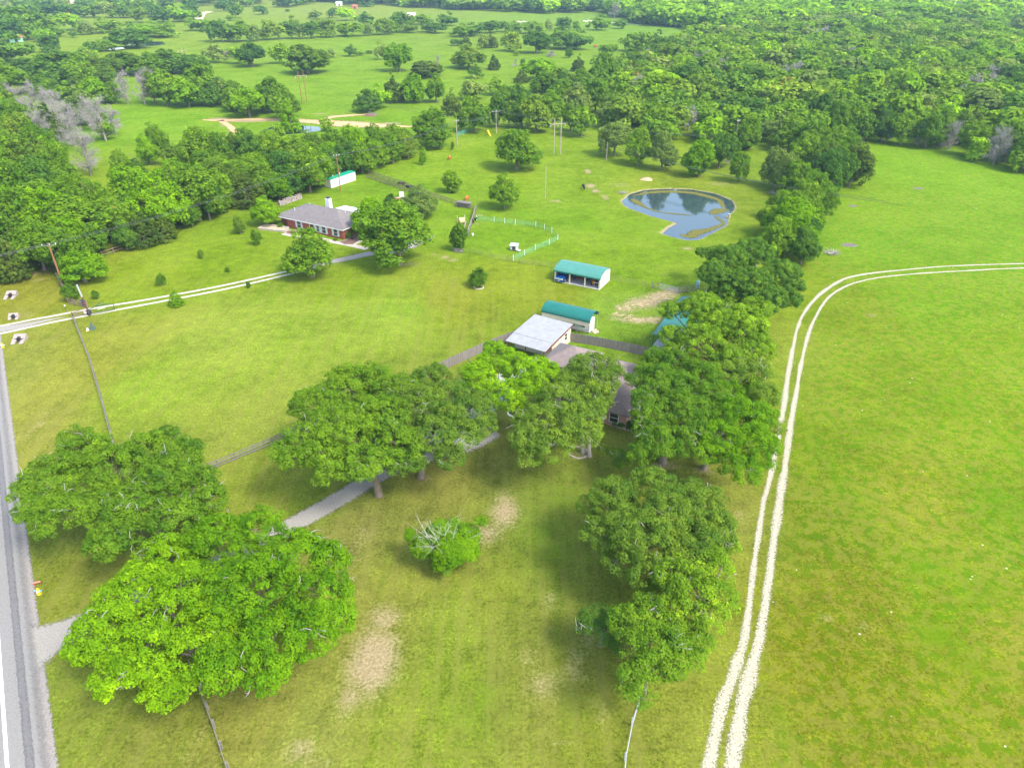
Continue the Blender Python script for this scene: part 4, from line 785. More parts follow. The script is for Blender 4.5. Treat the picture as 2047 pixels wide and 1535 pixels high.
def quadroof(pts, th=.12):
    """solid sheet: polygon pts thickened downwards"""
    m = MB(); n = len(pts); m.add(list(pts)+[(p[0], p[1], p[2]-th) for p in pts], [tuple(range(n)), tuple(range(2*n-1, n-1, -1))]+[(i, (i+1) % n, (i+1) % n+n, i+n) for i in range(n)]); return m
def hip(x0, y0, x1, y1, ze, a, b, th=.2):
    """hip roof: eaves rectangle, ridge a-b"""
    m = MB(); e = [(x0,y0,ze),(x1,y0,ze),(x1,y1,ze),(x0,y1,ze)]; lo = [(p[0],p[1],ze-th) for p in e]
    m.add(e+[a, b]+lo, [(0,1,5,4),(1,2,5),(2,3,4,5),(3,0,4),(0,6,7,1),(1,7,8,2),(2,8,9,3),(3,9,6,0),(6,9,8,7)]); return m
def window(parent, x, y, z, w_, h_, rz=0, shutters=False, mat=None, label=None):
    """sash window on a wall facing local -y (rz turns it)"""
    m = MB(); t = .09
    for a, b, c, d in ((-w_/2-t, 0-t, w_/2+t, 0), (-w_/2-t, h_, w_/2+t, h_+t), (-w_/2-t, 0, -w_/2, h_), (w_/2, 0, w_/2+t, h_), (-w_/2, h_/2-.03, w_/2, h_/2+.03)): m.box(a, -.07, b, c, .03, d)
    f = m.build('window', mat or white, parent); f.location = (x, y, z); f.rotation_euler = (0, 0, rz)
    MB().box(-w_/2+.003, -.03, .003, w_/2-.003, .02, h_-.003).build('pane', glass, f)
    if shutters:
        for s in (-1, 1):
            q = MB().box(s*(w_/2+.34)-.22, -.06, -.1, s*(w_/2+.34)+.22, .0, h_+.1); so_ = q.build('shutter', white, parent); so_.location = (x, y-.005, z); so_.rotation_euler = (0, 0, rz)
    return f
S = CAM_H/55
tealr = corrugated('teal_ribbed_roof', (.014,.175,.135), (.010,.15,.115), 'X', .9); teals = corrugated('sea_green_ribbed_roof', (.085,.28,.215), (.07,.25,.19), 'X', .9)
# ------------------------------------------------------------------ brick house
h1 = frame(557, 450, -29.9, 'brick_house', 'low red brick house with grey brown hip roof and white shuttered windows', 'house')
L1 = 20.2*S; D_ = 10*S
m = MB(); m.prism([(0,1.2),(3.2,1.2),(3.2,.0),(10.6,.0),(10.6,1.2),(12.6,1.2),(12.6,0),(L1,0),(L1,D_),(0,D_)], 0, 2.42, 'z'); m.build('wall', brick, h1)
hip(-.5, -.45, L1+.5, D_+.5, 2.52, (6.9,4.9,5.15), (15.6,4.9,5.15)).build('roof', shingle, h1)
MB().box(-.52, -.52, 2.3, L1+.52, -.46, 2.5).box(L1+.51, -.5, 2.3, L1+.57, D_+.5, 2.5).box(-.57, -.5, 2.3, -.51, D_+.5, 2.5).build('fascia', white, h1)
for x in (7.2, 15.3, 19.0): window(h1, x, 0, .55, 1.15, 1.6, 0, True)
window(h1, 12.0, 1.2, .5, .8, 1.7, 0, False); window(h1, 13.4, 0, .55, .9, 1.6, 0, True)
dr = MB().box(-.5, -.06, .05, .5, 0, 2.1).build('door', white, h1); dr.location = (11.2, 1.2, 0); MB().tube((.38,-.1,1), (.38,-.04,1), .04).build('handle', dark, dr)
for x in (10.6, 12.6): MB().tube((x, .1, 0), (x, .1, 2.32), .11).build('porch_post', white, h1)
MB().box(L1+.0, D_-.6, .0, L1+.05, D_, 2.3).build('corner_board', white, h1)
ch = MB().box(10.4, 6.6, 2.5, 11.7, 7.6, 6.5).build('chimney', white, h1); MB().box(10.75, 6.85, 6.5, 11.35, 7.35, 6.8).box(10.6,6.75,6.8,11.5,7.45,6.88).build('chimney_cap', dark, ch)
for x, y, z in ((4.2,2.2,4.1),(16.2,5.4,5.25),(17.6,5.6,4.4),(18.4,7,3.9),(5.5,6.0,4.5)): MB().tube((x, y, z-.5), (x, y, z+.3), .07).tube((x, y, z+.3), (x, y, z+.36), .12).build('vent_pipe', white, h1)
aw = quadroof([(9.2,D_+.55,2.75),(16.5,D_+.55,2.75),(16.5,D_+4.2,2.45),(9.2,D_+4.2,2.45)]).build('patio_roof', white, h1)
for x in (9.5, 12.8, 16.2): MB().tube((x, D_+4, 0), (x, D_+4, 2.4), .06).build('patio_post', white, h1)
# terrace, walks and beds round the brick house
def planter(pts, h, wall_mat, fill_mat, name, label, cat, wd=.25):
    P_ = [G(*p) for p in pts]; c = (sum(p[0] for p in P_)/len(P_), sum(p[1] for p in P_)/len(P_)); root = empty(name, (c[0], c[1], 0), 0, label, cat)
    q = [(x-c[0], y-c[1]) for x, y in P_]; m = MB(); n = len(q)
    for i in range(n):
        a, b = Vector(q[i]), Vector(q[(i+1) % n]); k = max(1, int((b-a).length/.45)); d = (b-a).normalized(); nn = Vector((-d.y, d.x))*wd/2
        for j in range(k):
            u = a.lerp(b, j/k)+d*.02; v = a.lerp(b, (j+1)/k)-d*.02; hh = h*random.uniform(.88, 1.08)
            m.add([(*(u-nn), 0), (*(v-nn), 0), (*(v+nn), 0), (*(u+nn), 0), (*(u-nn), hh), (*(v-nn), hh), (*(v+nn), hh), (*(u+nn), hh)], [(0,3,2,1),(4,5,6,7),(0,1,5,4),(1,2,6,5),(2,3,7,6),(3,0,4,7)])
    m.build('edging', wall_mat, root); MB().poly([(x, y, h*.45) for x, y in q]).build('soil', fill_mat, root); return root
planter([(517,459),(533,451.5),(577,457.5),(570,464.5)], .5, stone, soil, 'raised_bed', 'long cream stone raised bed at the left front of the brick house', 'garden bed', .4)
planter([(569,464),(579,461),(603,463),(600,468),(588,470),(575,469)], .18, stone, mulch, 'flower_bed', 'small flower bed under the left shuttered window of the brick house', 'garden bed')
planter([(677,483),(690,481),(727,462),(741,464),(735,471),(706,489),(688,489)], .08, concrete, mulch, 'mulch_bed', 'brown mulch bed along the right wall of the brick house', 'garden bed', .12)
walk = pm('pale_concrete_walk', (.40,.35,.29), .9, .12, 1)
def path_px(name, pts, z=.03):
    return strip(name, [(*G(p[0], p[1]), p[2]) for p in pts], 1, z, walk)
path_px('path', [(566,467,1.2),(590,472,1.3),(612,474,1.4),(617,466,2.0)], .022); path_px('path', [(628,474,1.2),(668,484,1.3),(700,490,1.3),(734,498,1.4)], .022); path_px('path', [(702,490,1.3),(722,480,1.2),(741,471,1.2),(752,464,1.2)], .026)
MB_sh = []
def shrub(px, py, wd, h, tone, label, name='bush', group=None, kind='shrub'):
    x, y = G(px, py); me, tm = lib('shrub', random.randrange(3), 0); root = empty(name, (x, y, 0), random.uniform(0, 6), label, 'bush', group); root.scale = (wd/8.6, wd/8.6, h/8.8)
    c = bpy.data.objects.new('crown', me); C.objects.link(c); c.parent = root; c.material_slots[0].link = 'OBJECT'; c.material_slots[0].material = LEAF[tone]
    k = bpy.data.objects.new('trunk', tm); C.objects.link(k); k.parent = root; return root
shrub(697, 476, 1.6, 1.5, 'bright', 'small bright shrub at the front end of the brown mulch bed'); shrub(706, 470, 2.4, 2.0, 'mid', 'clipped green shrub against the right wall of the brick house'); shrub(717, 466, 2.3, 2.0, 'mid', 'tall shrub at the far end of the brown mulch bed')
shrub(586, 466, 1.1, .7, 'lime', 'yellow green flower clump in the small flower bed'); shrub(596, 467, .9, .6, 'bright', 'green clump at the right end of the small flower bed'); shrub(562, 454, 2.0, 1.0, 'mid', 'low green shrub at the left corner of the brick house'); shrub(671, 481, 1.2, .6, 'olive', 'low shrub under the right window of the brick house')
t = frame(691, 477, 40, 'orange_hoop', 'orange arched hoop by the corner of the brick house', 'garden ornament'); MB().path([(math.cos(a)*.45, 0, .1+math.sin(a)*1.0) for a in [i*math.pi/8 for i in range(9)]], [.09]*9, 6).build('hoop', orange, t); MB().box(-.6,-.1,0,-.3,.1,.1).build('foot', orange, t); MB().box(.3,-.1,0,.6,.1,.1).build('foot', orange, t)
t = frame(704, 479, 0, 'plant_pot', 'small black plant pot on the brown mulch bed', 'pot'); MB().tube((0,0,.08), (0,0,.55), .2, .32, 12).build('bowl', dark, t); MB().tube((0,0,.5), (0,0,.58), .35, .35, 12).build('rim', dark, t)
# low stone wall by the trees
m = MB(); a = G3(558, 412); b = G3(602, 397); d = (b-a).normalized(); nn = Vector((-d.y, d.x, 0))
for j in range(24):
    for k in range(4):
        u = a.lerp(b, (j+random.uniform(0,.3))/24); w_ = (b-a).length/24*random.uniform(.8, 1.15); z0 = k*.36; dd = random.uniform(.25, .42)
        if k == 3 and random.random() < .35: continue
        v = u+d*w_; m.add([(*(u-nn*dd).xy, z0), (*(v-nn*dd).xy, z0), (*(v+nn*dd).xy, z0), (*(u+nn*dd).xy, z0), (*(u-nn*dd*.9).xy, z0+.37), (*(v-nn*dd*.9).xy, z0+.37), (*(v+nn*dd*.9).xy, z0+.37), (*(u+nn*dd*.9).xy, z0+.37)], [(0,3,2,1),(4,5,6,7),(0,1,5,4),(1,2,6,5),(2,3,7,6),(3,0,4,7)])
tag(m.build('stone_wall', pm('mixed_field_stone', (.27,.225,.20), .95, .5, 1.6, c2=(.12,.10,.095))), 'low grey and pink stone wall in front of the hedgerow trees', 'wall')
# ------------------------------------------------------------------ white container with green roof
cn = frame(663, 377, 58.6, 'storage_container', 'long white metal storage container with a green top by the hedgerow', 'container')
CL = 10.3; CW = 2.7; m = MB()
for i in range(34):                       # corrugated long side
    x = i*CL/34; m.box(x, -.03 if i % 2 else .02, .05, x+CL/34, .1, 2.5)
m.box(0, .1, .05, CL, CW, 2.5); m.build('body', pm('white_container_paint', (.64,.64,.63), .5, .05, 1), cn)
dm = MB().box(-.06, .08, .1, -.003, CW/2-.02, 2.4).box(-.06, CW/2+.02, .1, -.003, CW-.08, 2.4); dd_ = dm.build('door', cream, cn)
m = MB()
for y in (.5, 1.05, 1.65, 2.2): m.tube((-.1, y, .15), (-.1, y, 2.35), .025)
m.build('lock_rod', steel, dd_)
m = MB(); m.prism([(-.1,2.52),(CW+.1,2.52),(CW/2,2.72)], -.1, CL+.1); m.build('roof', greenr, cn)
for x in (2.4, 5.2): MB().tube((x, CW/2, 2.6), (x, CW/2, 3.0), .09).tube((x, CW/2, 3.0), (x, CW/2, 3.12), .16).build('vent', white, cn)
# ------------------------------------------------------------------ three bay garage
g3 = frame(1108.5, 560.5, -28.1, 'three_bay_garage', 'open three bay garage with pale sea green curved roof on the lawn', 'garage')
GL = 9.6*S; GD = 5.1*S
prof = [(-.25,2.2),(-.22,2.42),(.05,2.68),(.5,2.92),(1.6,3.2),(GD/2,3.38),(GD-1.6,3.2),(GD-.5,2.92),(GD-.05,2.68),(GD+.22,2.42),(GD+.25,2.2)]
m = MB(); n_ = len(prof); inner = [(y*.985+GD*.0075, z-.06) for y, z in prof]; vs = [(x, y, z) for x in (-.12, GL+.12) for y, z in prof]+[(x, y, z) for x in (-.12, GL+.12) for y, z in inner]
fs = [(i, i+1, n_+i+1, n_+i) for i in range(n_-1)]+[(2*n_+i, 3*n_+i, 3*n_+i+1, 2*n_+i+1) for i in range(n_-1)]+[(i, 2*n_+i, 2*n_+i+1, i+1) for i in range(n_-1)]+[(n_+i, n_+i+1, 3*n_+i+1, 3*n_+i) for i in range(n_-1)]+[(0,n_,3*n_,2*n_),(n_-1,3*n_-1,4*n_-1,2*n_-1)]
m.add(vs, fs); m.build('roof', teals, g3)
MB().box(-.13, -.31, 2.1, GL+.13, -.26, 2.32).build('gutter', teald, g3)
wl = [(0,0),(0,2.35)]+[(max(0,y), z-.08) for y, z in prof if .0 < y < GD]+[(GD,2.35),(GD,0)]
for x in (0, GL-.06): MB().prism(wl, x, x+.06).build('side_wall', cream, g3)
MB().box(.06, GD-.06, 0, GL-.06, GD, 2.6).build('back_wall', cream, g3)
MB().box(-.05, -.35, -.05, GL+.05, GD+.05, .08).build('floor', slab, g3)
MB().box(0, -.05, 2.0, GL, .02, 2.24).build('header', cream2, g3)
for x in (0, GL/3-.12, 2*GL/3-.12, GL-.3):
    MB().box(x+.003, -.08, .08, x+(.3 if x else .3), .06, 2.05).build('post', cream2, g3)
def wheel(parent, x, y, z, r, wd, hub=steel, name='wheel'):
    w_ = MB().tube((-wd/2,0,0), (wd/2,0,0), r*.56, r*.56, 14).build('rim', hub); t_ = MB()
    for r0, r1, x0, x1 in ((r*.86, r, -wd/2, -wd*.3), (r, r, -wd*.3, wd*.3), (r, r*.86, wd*.3, wd/2)): t_.tube((x0,0,0), (x1,0,0), r0, r1, 18)
    t_ = t_.build(name, rubber, parent, False); t_.location = (x, y, z); w_.parent = t_; w_.scale = (1.06, 1, 1); return t_
def pickup(loc, rz, paint, label, name='pickup_truck'):
    t = empty(name, loc, rz, label, 'truck')         # front towards -y
    m = MB(); side = [(-2.65,.45),(-2.72,.75),(-2.62,1.05),(-1.35,1.18),(-1.1,1.2),(.75,1.2),(.8,1.22),(2.65,1.2),(2.68,.5)]
    m.prism([(y, z) for y, z in side], -.93, .93); m.build('body', paint, t)
    cb = MB(); bo = [(-.84,-1.15,1.2),(.84,-1.15,1.2),(.84,.72,1.2),(-.84,.72,1.2)]; tp = [(-.68,-.55,1.82),(.68,-.55,1.82),(.68,.62,1.82),(-.68,.62,1.82)]
    cb.add(bo+tp, [(0,1,5,4),(1,2,6,5),(2,3,7,6),(3,0,4,7),(4,5,6,7)]); c_ = cb.build('cab', paint, t)
    gl = MB(); gl.poly([(-.74,-1.075,1.27),(.74,-1.075,1.27),(.63,-.6,1.785),(-.63,-.6,1.785)]); gl.build('windshield', pm('pale_blue_glass', (.10,.22,.27), .1, .3, 2, spec=.9), t)
    for s in (-1, 1):
        MB().poly([(s*.835,-.95,1.25),(s*.835,.55,1.25),(s*.70,.5,1.75),(s*.70,-.5,1.75)]).build('side_window', glass, t)
        MB().box(s*.95-.12, -1.0, 1.2, s*.95+.12, -.85, 1.4).build('mirror', paint, t)
        MB().box(s*.74-.15, -2.76, .78, s*.74+.15, -2.7, 1.0).build('headlight', whitep, t)
        for y in (-1.75, 1.7): wheel(t, s*.86, y, .38, .38, .26)
    MB().box(-.56, -2.78, .68, .56, -2.71, 1.02).build('grille', chrome, t); MB().box(-.92, -2.86, .4, .92, -2.7, .62).build('bumper', paint, t)
    MB().box(-.16, -2.885, .42, .16, -2.865, .56).build('number_plate', pm('yellowish_plate', (.6,.6,.35), .5, .05, 2), t)
    MB().box(-.78, .85, 1.205, .78, 2.58, 1.225).build('bed_liner', dark, t); return t
def loc_of(fr, x, y, z=0): v = fr.matrix_basis @ Vector((x, y, z)); return (v.x, v.y, v.z)
pickup(loc_of(g3, 1.55, 1.75, .08), R(-28.1-3), blue, 'blue pickup truck nosing out of the left bay of the open garage')
# orange tractor in the right bay
t = empty('tractor', loc_of(g3, 7.9, 1.9, .08), R(-28.1+25), 'small orange garden tractor in the right bay of the open garage', 'tractor')
MB().prism([(-1.2,.5),(-1.22,.95),(-1.05,1.08),(-.2,1.1),(-.1,.8),(.1,.62),(.1,.5)], -.3, .3).build('hood', orange, t); MB().box(-.45, .1, .45, .45, 1.0, .62).box(-.5,.45,.6,-.32,1.05,.95).box(.32,.45,.6,.5,1.05,.95).build('fender', orange, t)
MB().box(-.22, .4, .64, .22, .8, .74).box(-.22, .8, .7, .22, .9, 1.15).build('seat', dark, t); MB().tube((0,-.1,.95), (0,.12,1.18), .025).tube((0,.1,1.17), (0,.13,1.2), .18, .18, 12).build('steering_wheel', dark, t)
for s in (-1, 1): wheel(t, s*.5, .75, .45, .45, .28, orange); wheel(t, s*.42, -.85, .27, .27, .18, orange)
MB().tube((-.4,.95,.6), (-.4,.95,1.75), .03).tube((.4,.95,.6), (.4,.95,1.75), .03).tube((-.4,.95,1.75), (.4,.95,1.75), .03).build('roll_bar', orange, t)
t = empty('utility_cart', loc_of(g3, 4.9, 2.3, .08), R(-20), 'faded red wheeled cart in the middle bay of the open garage', 'cart')
MB().box(-.6,-.8,.5,.6,.8,.56).box(-.6,-.8,.56,-.55,.8,.85).box(.55,-.8,.56,.6,.8,.85).box(-.6,.75,.56,.6,.8,.85).build('tray', pm('faded_red', (.45,.16,.13), .7, .3, 3), t); MB().tube((0,-.8,.5), (0,-1.9,.35), .04).build('drawbar', steel, t)
for s in (-1, 1): wheel(t, s*.6, .1, .3, .3, .14, red)
t = empty('work_table', loc_of(g3, 9.0, .95, .08), R(-28), 'white topped work table at the right post of the open garage', 'table')
MB().box(-.55,-.35,.88,.55,.35,.96).build('table_top', whitep, t); MB().box(-.3,-.15,.965,.1,.15,1.2).build('crate', dark, t)
for sx in (-1, 1):
    for sy in (-1, 1): MB().box(sx*.5-.03, sy*.3-.03, 0, sx*.5+.03, sy*.3+.03, .88).build('leg', steel, t)
t = empty('workbench_shelf', loc_of(g3, 6.3, 4.4, .08), R(-28), 'dark metal shelf against the back wall of the open garage', 'shelf'); MB().box(-.8,-.25,.5,.8,.25,.55).box(-.8,-.25,1.1,.8,.25,1.15).box(-.8,-.25,1.7,.8,.25,1.75).build('shelf_board', dark, t); MB().box(-.8,-.25,0,-.75,.25,1.8).box(.75,-.25,0,.8,.25,1.8).build('side', dark, t)
# ------------------------------------------------------------------ arched carport over a white shed
o4 = Vector(G(1177.5, 672)); dr4 = Vector((math.cos(R(-28.7)), math.sin(R(-28.7)))); CLN = 8.9*S; f4 = o4-dr4*CLN
c4 = empty('arched_carport', (f4.x, f4.y, 0), R(-28.7), 'deep teal arched carport over a small white shed, behind the metal building', 'carport')
CD = 3.7; pr4 = [(-.12,2.75),(-.12,2.95),(.08,3.3),(.5,3.62),(1.1,3.84),(CD/2,3.95),(CD-1.1,3.84),(CD-.5,3.62),(CD-.08,3.3),(CD+.12,2.95),(CD+.12,2.6)]
n_ = len(pr4); inn = [(CD/2+(y-CD/2)*.97, z-.05) for y, z in pr4]; vs = [(x, y, z) for x in (-.1, CLN+.1) for y, z in pr4]+[(x, y, z) for x in (-.1, CLN+.1) for y, z in inn]
fs = [(i, i+1, n_+i+1, n_+i) for i in range(n_-1)]+[(2*n_+i, 3*n_+i, 3*n_+i+1, 2*n_+i+1) for i in range(n_-1)]+[(i, 2*n_+i, 2*n_+i+1, i+1) for i in range(n_-1)]+[(n_+i, n_+i+1, 3*n_+i+1, 3*n_+i) for i in range(n_-1)]+[(0,n_,3*n_,2*n_),(n_-1,3*n_-1,4*n_-1,2*n_-1)]
MB().add(vs, fs).build('roof', tealr, c4)
MB().box(-.13, -.19, 2.66, CLN+.13, -.14, 2.86).build('gutter', teald, c4)
MB().box(0, -.1, 1.85, CLN, -.06, 2.75).build('front_panel', cream2, c4)
for i in range(5):
    x = i*(CLN-.08)/4
    for y in (0, CD-.08): MB().box(x, y, 0, x+.07, y+.07, 2.9).build('post', steel, c4)
m = MB(); m.tube((CLN*.5,-.02,.6), (CLN*.98,-.02,.95), .03); m.tube((CLN*.75,-.02,.2), (CLN*.98,-.02,1.3), .03); m.tube((.3,-.02,1.0), (CLN*.5,-.02,.6), .03); m.build('brace', maroon, c4)
s4 = empty('white_shed', loc_of(c4, CLN*.3, .9), R(-28.7), 'white portable shed with small dark windows beneath the teal arched carport', 'shed'); SW = CLN*.7-.35
MB().box(0,0,.15,SW,2.2,2.35).build('wall', white, s4); MB().prism([(-.1,2.36),(2.3,2.36),(1.1,2.8)], -.08, SW+.08).build('roof', pm('pale_shed_roof', (.6,.6,.6), .7, .1, 2), s4)
for x in (.9, 3.0, 5.0): window(s4, x, 0, 1.0, .75, .6)
MB().box(1.6,-.05,.2,2.3,-.003,2.1).build('door', cream, s4)
planter([(1188,668),(1197,664),(1191,658),(1183,661)], .12, stone, MATS['tan_soil'], 'stone_pad', 'small stone edged pad beside the white shed', 'garden bed', .15)
# ------------------------------------------------------------------ metal building with the ribbed pale roof
h5 = Vector(G(1139.5, 682)); a5 = R(58.6); u5 = Vector((math.cos(a5), math.sin(a5)))   # u5 runs away from the camera; origin is the back right corner
LB = 7.0; WB = 7.0
m5 = empty('metal_building', (h5.x-u5.x*LB, h5.y-u5.y*LB, 0), a5, 'cream metal building with a ribbed pale grey roof and maroon trim', 'building')
ribs = corrugated('ribbed_steel', (.42,.41,.39), (.31,.31,.30), 'Y', .8)
MB().prism([(0,0),(LB,0),(LB,3.15),(0,2.75)], -.0, -.08, 'y').build('side_wall', cream2, m5)
MB().prism([(0,0),(LB,0),(LB,3.15),(0,2.75)], WB, WB+.08, 'y').build('side_wall', cream2, m5)
MB().box(LB-.08, .003, 0, LB, WB-.003, 3.1).build('back_wall', cream2, m5); MB().box(0, .003, 0, .08, WB-.003, 2.7).build('front_wall', cream2, m5)
rf = quadroof([(-.05,-.3,2.84),(LB+.3,-.3,3.28),(LB+.3,WB+.35,3.28),(-.05,WB+.35,2.84)], .1).build('roof', ribs, m5)
quadroof([(-2.6,-.3,2.40),(-.07,-.3,2.80),(-.07,WB+.35,2.80),(-2.6,WB+.35,2.40)], .08).build('lean_to_roof', ribs, m5)
m = MB(); m.add([(-2.6,-.33,2.18),(LB+.33,-.33,3.06),(LB+.33,-.33,3.29),(-2.6,-.33,2.41),(-2.6,-.39,2.18),(LB+.33,-.39,3.06),(LB+.33,-.39,3.29),(-2.6,-.39,2.41)], [(0,1,2,3),(7,6,5,4),(0,4,5,1),(3,2,6,7),(1,5,6,2),(0,3,7,4)])
m.add([(-2.6,WB+.38,2.18),(LB+.33,WB+.38,3.06),(LB+.33,WB+.38,3.29),(-2.6,WB+.38,2.41),(-2.6,WB+.44,2.18),(LB+.33,WB+.44,3.06),(LB+.33,WB+.44,3.29),(-2.6,WB+.44,2.41)], [(0,1,2,3),(7,6,5,4),(0,4,5,1),(3,2,6,7),(1,5,6,2),(0,3,7,4)])
m.build('trim', maroon, m5)
for y in (0, WB/2, WB-.1): MB().box(-2.4, y, 0, -2.28, y+.12, 2.36).build('post', maroon, m5)
MB().box(-.12,-.10,0,.02,-.083,2.7).build('corner_trim', maroon, m5)
window(m5, LB-1.9, -.08, 1.15, .8, 1.2, 0, False); d5 = MB().box(-.45,-.06,.05,.45,0,2.1).build('door', white, m5); d5.location = (LB-4.0,-.083,0); MB().tube((.33,-.1,1.0), (.33,-.04,1.0), .04).build('handle', dark, d5)
# ------------------------------------------------------------------ house with the long tan roof under the oaks
h6 = frame(1123, 712, -28, 'tan_roofed_house', 'brick house with long tan brown shingle roof, mostly hidden by oaks', 'house')
T6 = shingle2
def L6(px, py, z):
    x, y = G(px, py, z); v = h6.matrix_basis.inverted() @ Vector((x, y, z)); return (v.x, v.y)
MB().prism([(.4,-1),(6.8,-1.2),(6.8,-2.0),(17.0,-2.0),(17.0,-15.5),(10.0,-15.5),(10.0,-12.5),(4.2,-12.5),(4.2,-7.2),(.4,-7.2)], 0, 2.5, 'z').build('wall', pbrick, h6)
hip(-.2, -7.8, 7.5, -.4, 2.75, (3.4,-3.9,4.7), (3.9,-3.9,4.7)).build('roof', T6, h6)
hip(3.6, -16.1, 17.6, -1.4, 2.72, (10.4,-9.4,6.0), (10.8,-7.6,6.0)).build('roof', T6, h6)
gb = MB(); gb.add([(10.2,-15.0,2.9),(16.4,-15.0,2.9),(13.3,-15.0,4.7),(10.2,-8.5,4.6),(16.4,-8.5,4.2),(13.3,-8.8,5.2)], [(0,2,5,3),(2,1,4,5),(0,1,2)]); 
window(h6, *[ (lambda p: p)(c) for c in (12.4, -15.5)], .75, 1.25, 1.45)
window(h6, 15.2, -15.5, .75, 1.25, 1.45); window(h6, 7.2, -12.5, .75, 1.2, 1.4)
c6 = L6(1302, 795, 4.6); ck = MB().box(c6[0], c6[1]-.3, 2.9, c6[0]+1.5, c6[1]+.6, 6.3).build('chimney', pm('tan_brick', (.50,.34,.22), .9, .2, 4), h6); MB().box(c6[0]-.06, c6[1]-.36, 6.303, c6[0]+1.56, c6[1]+.66, 6.42).build('chimney_cap', concrete, ck)
for x, y, z in ((15.6,-5.2,3.5),(16.0,-5.4,3.4),(6.2,-10.5,4.2)): MB().tube((x,y,z), (x,y,z+.7), .08).build('vent_pipe', dark, h6)
t = empty('satellite_dish', (*G(1198, 690, 0), 0), R(-20), 'small white dish on a short post behind the tan roof', 'satellite dish'); MB().tube((0,0,0), (0,0,.9), .04).build('mast', steel, t); MB().tube((0,0,.95), (0,-.12,1.05), .45, .5, 16).build('dish', whitep, t)
for i, (px, py, wd) in enumerate([(1232,848,2.2),(1247,853,1.9),(1262,857,1.9),(1280,860,1.8)]): shrub(px, py, wd, 1.2, 'dark', ['dark foundation shrub at the left end of the brick wall','dark foundation shrub just left of the white framed window','dark foundation shrub below the white framed window','dark foundation shrub right of the white framed window'][i])
def edging(pts, label, r=.13):
    m = MB(); P_ = smooth_line([G(*p) for p in pts], .35)
    for a in P_:
        x, y = a[0]+random.uniform(-.04,.04), a[1]+random.uniform(-.04,.04); s = r*random.uniform(.8,1.3); m.tube((x, y, 0), (x, y, s*1.2), s, s*.75, 6)
    return tag(m.build('stone_edging', stone), label, 'stone edging')
edging([(1222,846),(1236,854),(1255,860),(1272,864),(1290,868)], 'curved stone edging in front of the dark foundation shrubs')
def ring(px, py, r, label, mat, rr=.12):
    c = G(px, py); m = MB(); n = max(10, int(r*14)); root = tag(None, None) if False else None
    for i in range(n):
        a0 = i/n*6.283; a1 = (i+.93)/n*6.283; r0 = r*random.uniform(.97,1.03); h_ = rr*random.uniform(1.0,1.5); q = [(math.cos(a)*k, math.sin(a)*k) for a, k in ((a0,r0-rr),(a1,r0-rr),(a1,r0+rr),(a0,r0+rr))]
        m.add([(*p, 0) for p in q]+[(*p, h_) for p in q], [(0,3,2,1),(4,5,6,7),(0,1,5,4),(1,2,6,5),(2,3,7,6),(3,0,4,7)])
    o = m.build('stone_ring', mat); o.location = (c[0], c[1], 0); return tag(o, label, 'stone ring')
ring(1031, 826, 1.15, 'white ring around the foot of the light green oak', whitep); ring(957, 575, .95, 'stone ring around the little tree on the open lawn', stone); ring(1156, 905, 1.3, 'low stone ring at the foot of the twin trunked oak', stone); ring(917, 501, .7, 'small pale ring around the tree in the plank pen', stone, .1); ring(839, 437, 1.0, 'pale stones around the thin yellowish tree', stone)
# ------------------------------------------------------------------ long teal roofed shed at right
s7 = frame(1304, 692, 62.5, 'long_shed', 'long open sided shed with blue green metal roof beside the oaks', 'shed')
LS = 16.5*S; WS = 6.0
quadroof([(-.4,.15,2.45),(LS,.15,2.45),(LS,-WS/2,3.15),(-.4,-WS/2,3.15)], .08).build('roof', pm('blue_green_roof', (.02,.15,.115), .5, .12, .8, spec=.5), s7)
quadroof([(-.4,-WS/2-.003,3.15),(LS,-WS/2-.003,3.15),(LS,-WS,2.45),(-.4,-WS,2.45)], .08).build('roof', MATS['blue_green_roof'], s7)
for x in [i*(LS-.8)/5 for i in range(6)]:
    for y in (0, -WS+.15): MB().box(x, y-.06, 0, x+.1, y+.04, 2.36).build('post', teald, s7)
MB().box(-.3, -WS+.2, -.02, LS-.3, 0, .05).build('floor', slab, s7); MB().box(LS-.2, -WS+.2, .05, LS-.1, -.05, 2.4).build('back_wall', cream, s7)
# ------------------------------------------------------------------ fences
def rail_fence(pts, h, rails, mat, label, sp=2.5, posts=True, pr_=.08, name='rail_fence', rh=.14, cat='fence', railmat=None, group=None):
    P_ = [G3(*p) for p in pts]; c = P_[0]; root = empty(name, c, 0, label, cat, group); seg = []
    for i in range(len(P_)-1):
        a, b = P_[i]-c, P_[i+1]-c; k = max(1, round((b-a).length/sp)); seg += [a.lerp(b, j/k) for j in range(k)]
    seg.append(P_[-1]-c)
    for q in seg[:100]: MB().box(q.x-pr_, q.y-pr_, 0, q.x+pr_, q.y+pr_, h+.12*random.random()).build('post', mat, root)
    for r_ in range(rails):
        z = h*(r_+.75)/(rails-.1) if rails > 1 else h*.92; m = MB()
        for a, b in zip(seg, seg[1:]):
            d = (b-a).normalized(); nn = Vector((-d.y, d.x, 0))*.03; zz = Vector((0,0,rh/2)); u = a+Vector((0,0,z))-nn*3.2; v = b+Vector((0,0,z+random.uniform(-.04,.04)))-nn*3.2
            m.add([u-nn-zz, v-nn-zz, v+nn-zz, u+nn-zz, u-nn+zz, v-nn+zz, v+nn+zz, u+nn+zz], [(0,3,2,1),(4,5,6,7),(0,1,5,4),(1,2,6,5),(2,3,7,6),(3,0,4,7)])
        m.build('rail', railmat or mat, root)
    return root
